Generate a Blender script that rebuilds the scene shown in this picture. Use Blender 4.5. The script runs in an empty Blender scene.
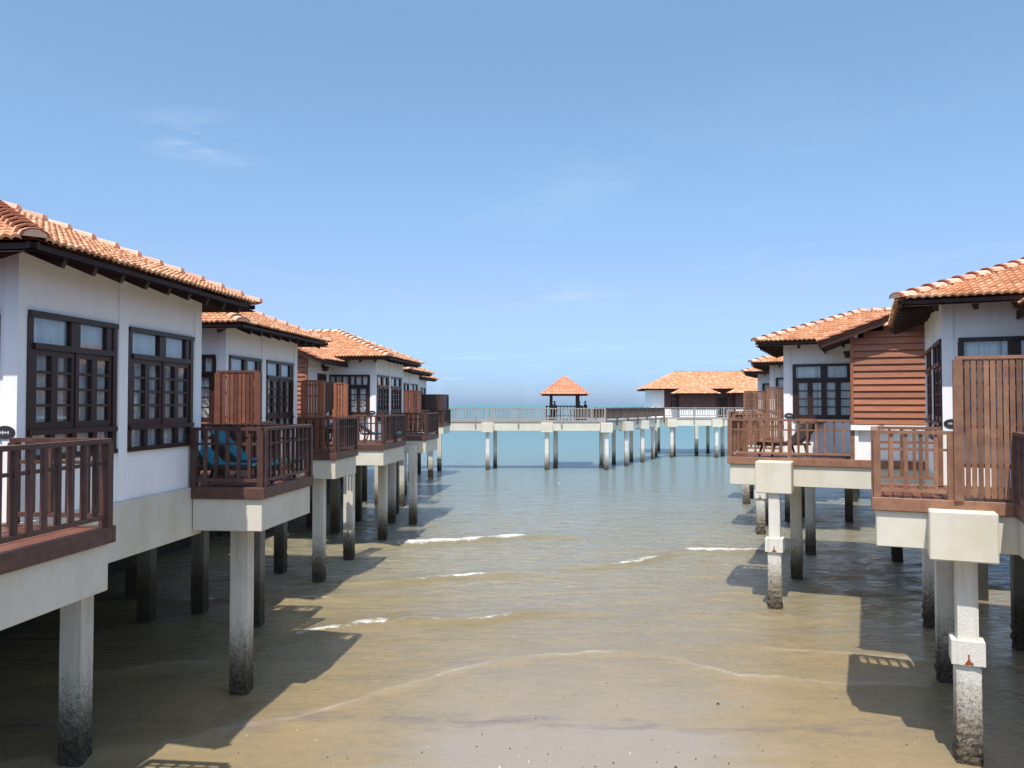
import bpy, bmesh, math, random
import numpy as np
from mathutils import Vector, Matrix

random.seed(7)
R = math.radians
scene = bpy.context.scene
COL = scene.collection
CAM_Z = 5.5          # eye height above the water
DECK = 4.0           # deck level above the water

# ------------------------------------------------------------------ materials
def new_mat(name):
    m = bpy.data.materials.new(name)
    m.use_nodes = True
    nt = m.node_tree
    b = nt.nodes['Principled BSDF']
    return m, nt, b

def N(nt, t, **kw):
    n = nt.nodes.new(t)
    for k, v in kw.items():
        setattr(n, k, v)
    return n

def L(nt, a, b):
    nt.links.new(a, b)

def math_n(nt, op, a=None, b=None, clamp=False):
    n = N(nt, 'ShaderNodeMath', operation=op)
    n.use_clamp = clamp
    for i, v in enumerate((a, b)):
        if v is None:
            continue
        if isinstance(v, (int, float)):
            n.inputs[i].default_value = v
        else:
            L(nt, v, n.inputs[i])
    return n.outputs[0]

def mix_col(nt, fac, a, b, mode='MIX'):
    n = N(nt, 'ShaderNodeMix', data_type='RGBA', blend_type=mode)
    n.clamp_factor = True
    for s, v in ((n.inputs[0], fac), (n.inputs[6], a), (n.inputs[7], b)):
        if isinstance(v, (int, float)):
            s.default_value = v
        elif isinstance(v, (tuple, list)):
            s.default_value = (*v[:3], 1)
        else:
            L(nt, v, s)
    return n.outputs[2]

def ramp(nt, fac, stops):
    n = N(nt, 'ShaderNodeValToRGB')
    el = n.color_ramp.elements
    while len(el) > 1:
        el.remove(el[-1])
    el[0].position = stops[0][0]
    el[0].color = (*stops[0][1], 1)
    for p, c in stops[1:]:
        e = el.new(p)
        e.color = (*c, 1)
    L(nt, fac, n.inputs[0])
    return n.outputs[0]

def noise(nt, vec, scale, detail=4, rough=.55, stretch=None):
    n = N(nt, 'ShaderNodeTexNoise')
    n.inputs['Scale'].default_value = scale
    n.inputs['Detail'].default_value = detail
    n.inputs['Roughness'].default_value = rough
    if stretch:
        mp = N(nt, 'ShaderNodeMapping')
        mp.inputs['Scale'].default_value = stretch
        L(nt, vec, mp.inputs[0])
        vec = mp.outputs[0]
    L(nt, vec, n.inputs['Vector'])
    return n.outputs['Fac']

def maprange(nt, v, a, b, c=0., d=1.):
    n = N(nt, 'ShaderNodeMapRange')
    n.inputs[1].default_value, n.inputs[2].default_value = a, b
    n.inputs[3].default_value, n.inputs[4].default_value = c, d
    L(nt, v, n.inputs[0])
    return n.outputs[0]

def bump(nt, bsdf, h, strength, dist=.02):
    n = N(nt, 'ShaderNodeBump')
    n.inputs['Strength'].default_value = strength
    n.inputs['Distance'].default_value = dist
    L(nt, h, n.inputs['Height'])
    L(nt, n.outputs[0], bsdf.inputs['Normal'])

def surf(name, col, col2, rough=.6, scale=3., island=0., isl_col=None, bstr=.15, bscale=40., spec=.4,
         streak=None, stretch=None, bleach=None, grime=None):
    """base colour varying between two colours by noise, optional random shade per mesh island"""
    m, nt, b = new_mat(name)
    geo = N(nt, 'ShaderNodeNewGeometry')
    pos = geo.outputs['Position']
    f = noise(nt, pos, scale, 5, .6, stretch)
    f = maprange(nt, f, .3, .7)
    c = mix_col(nt, f, col, col2)
    if streak:
        s = noise(nt, pos, 1., 5, .6, (2.2, 2.2, .5))
        s = maprange(nt, s, .53, .75, 0, streak[1])
        c = mix_col(nt, s, c, streak[0])
    if island:
        r = geo.outputs['Random Per Island']
        hi = mix_col(nt, r, (1 - island,) * 3, (1 + island,) * 3)
        if isl_col:
            r2 = math_n(nt, 'FRACT', math_n(nt, 'MULTIPLY', r, 7.31))
            c = mix_col(nt, maprange(nt, r2, .45, 1., 0, .8), c, isl_col)
        c = mix_col(nt, 1., c, hi, 'MULTIPLY')
    if bleach:
        sn = N(nt, 'ShaderNodeSeparateXYZ'); L(nt, geo.outputs['Normal'], sn.inputs[0])
        bl = math_n(nt, 'MULTIPLY', maprange(nt, sn.outputs[2], .6, .95), .5)
        bl = math_n(nt, 'ADD', bl, maprange(nt, noise(nt, pos, 9, 5, .7), .55, .8, 0, .45), True)
        c = mix_col(nt, bl, c, bleach)
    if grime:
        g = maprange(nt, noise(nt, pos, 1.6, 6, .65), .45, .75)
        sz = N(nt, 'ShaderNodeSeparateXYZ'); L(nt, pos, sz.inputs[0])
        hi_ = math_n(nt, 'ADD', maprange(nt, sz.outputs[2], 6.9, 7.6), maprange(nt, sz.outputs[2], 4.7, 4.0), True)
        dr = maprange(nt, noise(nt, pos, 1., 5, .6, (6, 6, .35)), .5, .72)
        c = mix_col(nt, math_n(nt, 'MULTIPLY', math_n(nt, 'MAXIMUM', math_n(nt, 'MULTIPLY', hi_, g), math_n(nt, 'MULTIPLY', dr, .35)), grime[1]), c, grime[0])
    L(nt, c, b.inputs['Base Color'])
    b.inputs['Roughness'].default_value = rough
    b.inputs['Specular IOR Level'].default_value = spec
    if bstr:
        bump(nt, b, noise(nt, pos, bscale, 4), bstr, .01)
    return m

M = {}
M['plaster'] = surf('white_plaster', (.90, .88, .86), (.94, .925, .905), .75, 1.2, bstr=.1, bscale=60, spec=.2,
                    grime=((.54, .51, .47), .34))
M['beam'] = surf('cream_concrete', (.62, .58, .48), (.70, .66, .56), .8, 1.0, bstr=.2, bscale=30, spec=.2,
                 streak=((.42, .37, .27), .28), grime=((.55, .47, .28), .45))
M['wood'] = surf('shade_darkened_brown_wood', (.056, .026, .020), (.098, .047, .036), .5, 6, island=.45, bstr=.3, bscale=50, bleach=(.2, .12, .095))  # darkened copy: the left row's shade is put into the colour
M['wood_red'] = surf('red_brown_deck_board', (.13, .05, .034), (.19, .075, .05), .5, 5, island=.25, bstr=.25, bscale=40)
M['wood_pale'] = surf('sunlit_bleached_wood', (.165, .074, .042), (.26, .132, .076), .6, 5, island=.4, bstr=.35, bscale=50, bleach=(.33, .20, .135))  # lighter copy of the brown wood for the sunlit right row
M['screen_wood'] = surf('red_brown_screen_slat', (.13, .045, .027), (.20, .075, .045), .55, 6, island=.4, bstr=.3, bscale=50)
M['siding'] = surf('orange_brown_siding', (.27, .095, .048), (.37, .14, .07), .5, 3, island=.22, bstr=.2, bscale=30,
                   stretch=(1, 1, 8))
M['frame'] = surf('dark_window_timber', (.03, .014, .011), (.05, .022, .016), .4, 6, bstr=.1)
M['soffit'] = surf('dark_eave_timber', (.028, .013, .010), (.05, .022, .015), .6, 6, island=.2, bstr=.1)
M['fascia_red'] = surf('brown_eave_board', (.15, .055, .03), (.22, .085, .045), .5, 6, island=.2, bstr=.1)
M['tile'] = surf('terracotta_roof_tile', (.53, .235, .105), (.64, .32, .165), .65, 2.0, island=.17,
                 isl_col=(.74, .45, .27), bstr=.3, bscale=25, streak=((.30, .15, .09), .4))
M['cap'] = surf('pale_terracotta_ridge_tile', (.62, .34, .21), (.73, .45, .31), .65, 2.5, island=.14,
                isl_col=(.72, .47, .33), bstr=.3, bscale=25)
M['mortar'] = surf('red_mortar', (.30, .10, .05), (.4, .15, .08), .8, 6)
M['tile_red'] = surf('coral_roof_tile', (.72, .21, .11), (.78, .29, .17), .65, 2.0, island=.12, bstr=.2)
M['curtain'] = surf('pale_curtain', (.80, .82, .82), (.88, .90, .90), .9, 2, bstr=0)
M['core'] = surf('under_shade_concrete', (.03, .028, .022), (.055, .048, .04), .85, 1.5, bstr=.2)  # near-black: paints the shade under the chalets into the concrete
M['dark'] = surf('dark_interior', (.02, .018, .018), (.03, .026, .025), .9, 2, bstr=0)
M['maroon'] = surf('maroon_wall', (.10, .045, .04), (.15, .07, .06), .7, 2, bstr=.1)
M['grey_wood'] = surf('grey_weathered_rail', (.27, .235, .21), (.38, .34, .31), .7, 5, island=.2, bstr=.2)
M['brown_rail'] = surf('brown_weathered_rail', (.12, .085, .065), (.17, .125, .10), .7, 5, island=.2, bstr=.2)
M['teal'] = surf('teal_canvas', (.006, .115, .155), (.012, .17, .21), .8, 5, bstr=.1)
M['towel'] = surf('dark_brown_towel', (.022, .012, .012), (.04, .022, .02), .95, 8, bstr=.2)
M['plate'] = surf('dark_plate', (.03, .028, .03), (.05, .045, .05), .35, 6, bstr=0)
M['mark'] = surf('pale_lettering', (.6, .6, .62), (.7, .7, .72), .5, 6, bstr=0)
M['rust'] = surf('rust_stain', (.20, .05, .02), (.33, .10, .03), .8, 20, bstr=0)
M['skin'] = surf('skin', (.25, .13, .085), (.3, .16, .1), .6, 8, bstr=0)
M['hair'] = surf('black_hair', (.012, .01, .01), (.02, .016, .015), .6, 8, bstr=0)
M['cloth_dark'] = surf('dark_cloth', (.02, .018, .03), (.035, .03, .045), .9, 8, bstr=0)
M['cloth_blue'] = surf('blue_grey_cloth', (.06, .065, .11), (.09, .10, .15), .9, 8, bstr=0)
M['stone'] = surf('dark_pebble', (.03, .03, .022), (.12, .11, .09), .7, 30, island=.6, bstr=0)
M['shell'] = surf('pale_shell', (.5, .47, .42), (.65, .62, .57), .7, 30, island=.3, bstr=0)

# glass: mostly mirror-like at a slant, clear straight on
def glass():
    m, nt, b = new_mat('window_glass')
    nt.nodes.remove(b)
    out = nt.nodes['Material Output']
    fr = N(nt, 'ShaderNodeFresnel')
    fr.inputs[0].default_value = 1.5
    g = N(nt, 'ShaderNodeBsdfGlossy')
    g.inputs['Roughness'].default_value = .02
    g.inputs['Color'].default_value = (.95, .97, 1, 1)
    t = N(nt, 'ShaderNodeBsdfTransparent')
    t.inputs['Color'].default_value = (.93, .95, .95, 1)
    f = math_n(nt, 'ADD', math_n(nt, 'MULTIPLY', fr.outputs[0], 1.15), .04, True)
    mx = N(nt, 'ShaderNodeMixShader')
    L(nt, f, mx.inputs[0]); L(nt, t.outputs[0], mx.inputs[1]); L(nt, g.outputs[0], mx.inputs[2])
    L(nt, mx.outputs[0], out.inputs[0])
    return m
M['glass'] = glass()

# piles: concrete, weed and barnacles near the water line
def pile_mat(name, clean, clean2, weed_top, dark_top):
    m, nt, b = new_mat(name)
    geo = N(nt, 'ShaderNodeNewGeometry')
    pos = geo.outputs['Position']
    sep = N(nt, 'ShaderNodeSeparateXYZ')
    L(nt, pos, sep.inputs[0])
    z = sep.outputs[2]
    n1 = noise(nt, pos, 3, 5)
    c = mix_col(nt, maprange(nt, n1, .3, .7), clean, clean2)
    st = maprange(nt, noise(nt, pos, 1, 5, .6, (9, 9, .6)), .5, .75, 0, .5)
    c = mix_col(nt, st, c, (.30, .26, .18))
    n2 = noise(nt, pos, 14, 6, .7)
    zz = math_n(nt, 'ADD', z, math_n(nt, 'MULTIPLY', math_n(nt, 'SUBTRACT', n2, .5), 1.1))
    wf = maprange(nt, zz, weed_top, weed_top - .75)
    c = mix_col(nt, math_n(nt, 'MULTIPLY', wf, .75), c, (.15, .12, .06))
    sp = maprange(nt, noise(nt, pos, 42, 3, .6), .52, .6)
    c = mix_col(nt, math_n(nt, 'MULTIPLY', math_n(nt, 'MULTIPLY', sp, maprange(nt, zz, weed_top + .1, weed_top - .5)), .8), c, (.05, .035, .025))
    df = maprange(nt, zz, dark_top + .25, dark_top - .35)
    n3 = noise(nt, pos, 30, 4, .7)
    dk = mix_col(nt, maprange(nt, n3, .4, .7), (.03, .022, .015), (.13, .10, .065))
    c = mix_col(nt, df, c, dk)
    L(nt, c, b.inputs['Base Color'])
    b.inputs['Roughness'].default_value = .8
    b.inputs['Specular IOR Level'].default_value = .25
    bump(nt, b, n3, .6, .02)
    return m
M['pile'] = pile_mat('weedy_concrete_pile', (.60, .555, .465), (.69, .645, .55), 1.4, .66)
M['pile_white'] = pile_mat('pale_concrete_pile', (.66, .63, .56), (.74, .71, .65), 1.35, .42)

# ------------------------------------------------------------------ mesh builder
class MB:
    def __init__(self):
        self.v, self.f, self.mi = [], [], []

    def face(self, pts, mi=0):
        i = len(self.v)
        self.v += [tuple(p) for p in pts]
        self.f.append(tuple(range(i, i + len(pts))))
        self.mi.append(mi)

    def hexa(self, p, mi=0):
        """eight corners: bottom ring of four, top ring of four"""
        i = len(self.v)
        self.v += [tuple(q) for q in p]
        for q in ((3, 2, 1, 0), (4, 5, 6, 7), (0, 1, 5, 4), (1, 2, 6, 5), (2, 3, 7, 6), (3, 0, 4, 7)):
            self.f.append(tuple(i + k for k in q))
            self.mi.append(mi)

    def box(self, x0, x1, y0, y1, z0, z1, mi=0):
        if x0 > x1: x0, x1 = x1, x0
        if y0 > y1: y0, y1 = y1, y0
        self.hexa([(x0, y0, z0), (x1, y0, z0), (x1, y1, z0), (x0, y1, z0),
                   (x0, y0, z1), (x1, y0, z1), (x1, y1, z1), (x0, y1, z1)], mi)

    def bar(self, a, b, w, h, mi=0, up=(0, 0, 1)):
        """a bar from a to b, w wide sideways, h high"""
        a, b = Vector(a), Vector(b)
        d = (b - a).normalized()
        s = d.cross(Vector(up))
        if s.length < 1e-4:
            s = Vector((1, 0, 0))
        s.normalize()
        u = s.cross(d).normalized()
        s *= w / 2; u *= h / 2
        self.hexa([a - s - u, a + s - u, b + s - u, b - s - u, a - s + u, a + s + u, b + s + u, b - s + u], mi)

    def build(self, name, mats, parent=None, loc=None, smooth=False, bevel=0.):
        me = bpy.data.meshes.new(name)
        me.from_pydata(self.v, [], self.f)
        for m in (mats if isinstance(mats, (list, tuple)) else [mats]):
            me.materials.append(m)
        if len(me.polygons):
            me.polygons.foreach_set('material_index', self.mi)
        if smooth:
            me.polygons.foreach_set('use_smooth', [True] * len(me.polygons))
        bm = bmesh.new(); bm.from_mesh(me)
        bmesh.ops.recalc_face_normals(bm, faces=bm.faces)
        if bevel:
            bmesh.ops.bevel(bm, geom=list(bm.edges), offset=bevel, segments=1, affect='EDGES')
        bm.to_mesh(me); bm.free()
        return put(name, me, parent, loc)

def put(name, me, parent=None, loc=None, rz=0):
    o = bpy.data.objects.new(name, me)
    COL.objects.link(o)
    if parent is not None:
        o.parent = parent
    if loc is not None:
        o.location = loc
    o.rotation_euler = (0, 0, rz)
    return o

def thing(name, label, cat, loc=(0, 0, 0), rz=0, group=None):
    o = bpy.data.objects.new(name, None)
    COL.objects.link(o)
    o.location = loc
    o.rotation_euler = (0, 0, rz)
    o.empty_display_size = .3
    tag(o, label, cat, group)
    return o

def tag(o, label, cat, group=None):
    o['label'] = label; o['category'] = cat
    if group:
        o['group'] = group

# ------------------------------------------------------------------ roof tiles
def inside(poly, s, t, tol=0.):
    """point in convex polygon (counter-clockwise)"""
    for i in range(len(poly)):
        a, b = poly[i], poly[(i + 1) % len(poly)]
        ex, ey = b[0] - a[0], b[1] - a[1]
        ln = math.hypot(ex, ey)
        if ln < 1e-6:
            continue
        if (ex * (t - a[1]) - ey * (s - a[0])) / ln < -tol:
            return False
    return True

PROF = ((0, .0), (.22, .022), (.5, .034), (.78, .022), (1., .0))

def tile_slope(mb, origin, sdir, tdir, poly, w=.135, c=.215, mi=0, coarse=False):
    """cover polygon (s along eave, t up the slope) with separate overlapping pan tiles"""
    O, S, T = Vector(origin), Vector(sdir).normalized(), Vector(tdir).normalized()
    Nn = S.cross(T).normalized()
    if Nn.z < 0: Nn = -Nn
    smin, smax = min(p[0] for p in poly), max(p[0] for p in poly)
    tmax = max(p[1] for p in poly)
    area = sum(poly[i][0] * poly[(i + 1) % len(poly)][1] - poly[(i + 1) % len(poly)][0] * poly[i][1] for i in range(len(poly)))
    if area < 0:
        poly = poly[::-1]
    prof = PROF if not coarse else ((0, 0), (.35, .045), (.65, .045), (1, 0))
    rows = int(tmax / c) + 1
    cols = int((smax - smin) / w) + 1
    for k in range(rows):
        for j in range(cols):
            s0 = smin + j * w
            t0 = k * c
            if not inside(poly, s0 + w / 2, t0 + c * .5, .02):
                continue
            jit = random.uniform(-.008, .008)
            lift = .035 + random.uniform(-.006, .006)
            i = len(mb.v)
            n = len(prof)
            for (tt, base) in ((t0 - .035 + jit, lift - .03), (t0 - .035 + jit, lift), (t0 + c, .0)):
                for q, (a, h) in enumerate(prof):
                    hh = h + base if not (base == lift - .03) else max(0, h + base - .0) - .012
                    p = O + S * (s0 + a * w) + T * tt + Nn * (hh + .012)
                    mb.v.append(tuple(p))
            for r in (0, 1):
                for q in range(n - 1):
                    a = i + r * n + q
                    mb.f.append((a, a + 1, a + n + 1, a + n)); mb.mi.append(mi)

def cap_row(mb, a, b, r=.145, step=.38, mi=0, seg=5, collar=True, mi2=None, rise=.045):
    """overlapping half-round ridge tiles from a (low) to b (high)"""
    a, b = Vector(a), Vector(b)
    d = b - a
    ln = d.length
    d.normalize()
    side = d.cross(Vector((0, 0, 1))).normalized()
    up = side.cross(d).normalized()
    n = max(1, round(ln / step))
    st = ln / n
    for k in range(n):
        p0 = a + d * (k * st - .04) + up * (rise + .012)
        p1 = a + d * ((k + 1) * st) + up * (rise - .02)
        ra, rb = r * 1.12 * random.uniform(.97, 1.03), r * .94
        i = len(mb.v)
        rings = ((p0, ra * .80), (p0, ra), (p0 + d * .06, ra), (p0 + d * .085, ra * .93), (p1, rb))
        for (p, rr) in rings:
            for q in range(seg + 1):
                an = math.pi * q / seg
                mb.v.append(tuple(p + side * (math.cos(an) * rr) + up * (math.sin(an) * rr * .66 - .025)))
        if k == 0:
            mb.f.append(tuple(i + e for e in range(seg + 1))); mb.mi.append(mi)
        for q in range(len(rings) - 1):
            for e in range(seg):
                x = i + q * (seg + 1) + e
                mb.f.append((x, x + 1, x + seg + 2, x + seg + 1))
                mb.mi.append(mi2 if (mi2 is not None and q < 2) else mi)

def slope_poly(pts, org, S, T):
    return [((Vector(p) - org).dot(S), (Vector(p) - org).dot(T)) for p in pts]

def tiled_face(mb, pts, S, mi=0, w=.135, c=.215, coarse=False):
    """pts: 3D polygon, first two points are the eave"""
    org = Vector(pts[0])
    S = Vector(S).normalized()
    nrm = (Vector(pts[1]) - org).cross(Vector(pts[-1]) - org).normalized()
    T = nrm.cross(S).normalized()
    if T.z < 0: T = -T
    tile_slope(mb, org, S, T, slope_poly(pts, org, S, T), w, c, mi, coarse)

def quad_slab(mb, pts, th, mi_top, mi_bot):
    """thin roof deck under the tiles: top face and underside"""
    mb.face(pts, mi_top)
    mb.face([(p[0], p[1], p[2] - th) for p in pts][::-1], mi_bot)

# ------------------------------------------------------------------ chalets
EAVE_Z, EAVE_OUT, SLOPE = 7.43, .76, .415
HOUSE_L = 4.72
WING_IN, WING_FWD, WING_W = 1.98, 2.7, 2.2
BACK = -14.0
WALL_TOP = 7.66

def wall_panel(mb, org, u, n, length, z0, z1, holes, th=.15, mi=0):
    """wall with openings; org is the outer foot corner, u runs along, n points out"""
    org, u, n = Vector(org), Vector(u), Vector(n)
    us = sorted({0, length} | {h[0] for h in holes} | {h[1] for h in holes})
    zs = sorted({z0, z1} | {h[2] for h in holes} | {h[3] for h in holes})
    def P(a, z, d):
        q = org + u * a - n * d
        return (q.x, q.y, z)
    def hole(a, z):
        return any(h[0] < a < h[1] and h[2] < z < h[3] for h in holes)
    for i in range(len(us) - 1):
        for j in range(len(zs) - 1):
            a0, a1, b0, b1 = us[i], us[i + 1], zs[j], zs[j + 1]
            if hole((a0 + a1) / 2, (b0 + b1) / 2):
                continue
            for d in (0, th):
                mb.face([P(a0, b0, d), P(a1, b0, d), P(a1, b1, d), P(a0, b1, d)], mi)
    for h in holes:
        a0, a1, b0, b1 = h
        mb.face([P(a0, b0, 0), P(a0, b0, th), P(a0, b1, th), P(a0, b1, 0)], mi)
        mb.face([P(a1, b0, 0), P(a1, b0, th), P(a1, b1, th), P(a1, b1, 0)], mi)
        mb.face([P(a0, b0, 0), P(a1, b0, 0), P(a1, b0, th), P(a0, b0, th)], mi)
        mb.face([P(a0, b1, 0), P(a1, b1, 0), P(a1, b1, th), P(a0, b1, th)], mi)

def lbox(mb, org, u, n, a0, a1, d0, d1, z0, z1, mi=0):
    """box given along the wall (a), outwards (d) and up (z)"""
    org, u, n = Vector(org), Vector(u), Vector(n)
    q = [org + u * a + n * d for a, d in ((a0, d0), (a1, d0), (a1, d1), (a0, d1))]
    mb.hexa([(p.x, p.y, z0) for p in q] + [(p.x, p.y, z1) for p in q], mi)

def make_window(root, org, u, n, w, z0, z1, cols=4, top_cols=2, ledge=None, simple=False, shelf=False, drape=.9, seed=0):
    """timber casement window: frame (with bars), pane, curtain"""
    rnd = random.Random(seed)
    f = MB()
    lb = lambda *a: lbox(f, org, u, n, *a)
    T = z1 - .46                    # transom bar
    lb(-.04, w + .04, -.05, .045, z1 - .075, z1)                 # lintel
    lb(-.05, .0 + .05, -.06, .02, z0, z1 - .075)
    lb(w - .05, w + .05, -.06, .02, z0, z1 - .075)
    lb(.05, w - .05, -.055, .05, T - .04, T + .04)              # transom ledge
    lb(-.05, w + .05, -.055, .05, z0 - .07, z0)                 # bottom sill
    for k in range(1, top_cols):
        x = w * k / top_cols
        m = .10 if top_cols == 2 else .03
        lb(x - m, x + m, -.055, .008, T + .04, z1 - .075)
    if top_cols == 2:
        lb(w - .20, w - .05, -.055, .004, T + .04, z1 - .075)
    lo = z0
    if ledge:
        lo = ledge
        lb(-.02, w + .02, -.054, .06, ledge - .07, ledge)
        for k in range(1, 4):
            x = w * k / 4
            lb(x - .05, x + .05, -.055, .006, z0, ledge - .07)
    hi = T - .04
    pw = (w - .1) / cols
    for k in range(cols):
        a0, a1 = .05 + k * pw, .05 + (k + 1) * pw
        out = .012 if k % 2 == 0 else -.002
        lb(a0, a0 + .075, -.05, out, lo, hi)
        lb(a1 - .075, a1, -.05, out, lo, hi)
        lb(a0 + .075, a1 - .075, -.05, out, lo, lo + .10)
        lb(a0 + .075, a1 - .075, -.05, out, hi - .075, hi)
        if not simple:
            for r in range(1, 4):
                z = lo + .10 + (hi - lo - .175) * r / 4
                lb(a0 + .075, a1 - .075, -.045, out - .004, z - .018, z + .018)
    fr = f.build('window', M['frame'], root)
    p = MB()
    o2, uu, nn = Vector(org), Vector(u), Vector(n)
    def P(a, z, d):
        q = o2 + uu * a + nn * d
        return (q.x, q.y, z)
    p.face([P(.0, z0, -.035), P(w, z0, -.035), P(w, z1 - .05, -.035), P(.0, z1 - .05, -.035)])
    p.build('pane', M['glass'], fr)
    c = MB()
    # curtain: two wavy drapes
    for (c0, c1) in ((.02, w * .5 * drape), (w * (1 - .5 * drape), w - .02)):
        nseg = 34
        ph = rnd.uniform(0, 6)
        xs = [c0 + (c1 - c0) * i / nseg for i in range(nseg + 1)]
        ds = [-.115 + .036 * math.sin(i * .95 + ph) + .016 * math.sin(i * .5 + ph) for i in range(nseg + 1)]
        for i in range(nseg):
            c.face([P(xs[i], z0 - .1, ds[i]), P(xs[i + 1], z0 - .1, ds[i + 1]), P(xs[i + 1], z1 - .05, ds[i + 1]), P(xs[i], z1 - .05, ds[i])])
    c.build('curtain', M['curtain'], fr, smooth=True)
    if shelf:
        s = MB()
        lbox(s, org, u, n, w * .02, w * .5, .0, .28, z0 - .07, z0 - .02)
        lbox(s, org, u, n, w * .02, w * .5, .24, .28, z0 - .17, z0 - .07)
        s.build('window_shelf', M['wood_pale'], root)
    return fr

def make_roof(root, sx, coarse=False):
    """hip roof over the main block and a lower gable over the forward wing"""
    e = EAVE_OUT
    y0, y1 = -e, HOUSE_L + e
    half = (y1 - y0) / 2
    ym = (y0 + y1) / 2
    z0, zr = EAVE_Z, EAVE_Z + SLOPE * half
    xo, xi = e, BACK - e
    xa, xb = xo - half, xi + half
    X = lambda p: (sx * p[0], p[1], p[2])
    A, B, C, D = X((xo, y0, z0)), X((xo, y1, z0)), X((xi, y1, z0)), X((xi, y0, z0))
    P, Q = X((xa, ym, zr)), X((xb, ym, zr))
    rf = MB()
    for pts, S in (([D, A, P, Q], (1, 0, 0)), ([A, B, P], (0, 1, 0)), ([B, C, Q, P], (1, 0, 0)), ([C, D, Q], (0, 1, 0))):
        tiled_face(rf, pts, S, 0, coarse=coarse)
        quad_slab(rf, pts, .14, 0, 1)
    # wing gable, ridge running forwards
    we, wz = .82, 7.2
    wx0, wx1 = -WING_IN + we, -WING_IN - WING_W - we
    wm = (wx0 + wx1) / 2
    wh = (wx0 - wx1) / 2
    wr = wz + SLOPE * wh
    yf = -WING_FWD - .42
    yb0, yb1 = .0, (wr - z0) / SLOPE - e + .1
    pe = X((wx0, yf, wz)); pb = X((wx0, yb0, wz)); pr = X((wm, yf, wr)); pq = X((wm, yb1, wr))
    pe2 = X((wx1, yf, wz)); pb2 = X((wx1, yb0, wz))
    for pts in ([pe, pb, pq, pr], [pe2, pb2, pq, pr]):
        tiled_face(rf, pts, (0, 1, 0), 0, coarse=coarse)
        quad_slab(rf, pts, .13, 0, 1)
    roof = rf.build('roof', [M['tile'], M['soffit']], root)
    cp = MB()
    for a, b in ((A, P), (B, P), (C, Q), (D, Q), (P, Q)):
        cap_row(cp, a, b, mi=0, mi2=1)
    cp.build('ridge_tile', [M['cap'], M['mortar']], roof)
    cp = MB()
    cap_row(cp, pr, pq, mi=0, mi2=1)
    for p in (pe, pe2):
        cap_row(cp, p, pr, r=.085, step=.34, mi=1, mi2=1, rise=0)
    cp.build('verge_tile', [M['cap'], M['mortar']], roof)
    s = MB()
    ti = .06
    # eave boards and rafter ends
    def board(a, b, h=.075, inset=.085, mi=0):
        a, b = Vector(a), Vector(b)
        c = Vector(X((-2., ym, 0)))
        dz = Vector((0, 0, -.02 - h / 2))
        mid = (a + b) / 2
        nin = (b - a).cross(Vector((0, 0, 1))).normalized()
        if nin.dot(c - mid) < 0: nin = -nin
        s.bar(a + nin * inset + dz, b + nin * inset + dz, .035, h, mi)
    board(A, B); board(B, C); board(D, A)
    board(C, D)
    for (p0, p1) in ((A, B), (D, A)):
        p0, p1 = Vector(p0), Vector(p1)
        n = int((p1 - p0).length / .62)
        c = Vector(X((-2., ym, 0)))
        nin = (p1 - p0).cross(Vector((0, 0, 1))).normalized()
        if nin.dot(c - (p0 + p1) / 2) < 0: nin = -nin
        for k in range(1, n):
            q = p0 + (p1 - p0) * k / n
            up = Vector((0, 0, SLOPE))
            s.bar(q + nin * .06 + up * .06 + Vector((0, 0, -.20)), q + nin * 1.0 + up * 1.0 + Vector((0, 0, -.20)), .075, .13)
    s.bar(Vector(pe) + Vector((sx * -.04, 0, -.1)), Vector(pb) + Vector((sx * -.04, 0, -.1)), .035, .16)
    s.bar(Vector(pe2) + Vector((sx * .04, 0, -.1)), Vector(pb2) + Vector((sx * .04, 0, -.1)), .035, .16)
    for p in (pe, pe2):
        s.bar(Vector(p) + Vector((0, .05, -.12)), Vector(pr) + Vector((0, .05, -.12)), .035, .2, 1)
    s.build('eave_board', [M['soffit'], M['fascia_red']], roof)
    return roof

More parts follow.
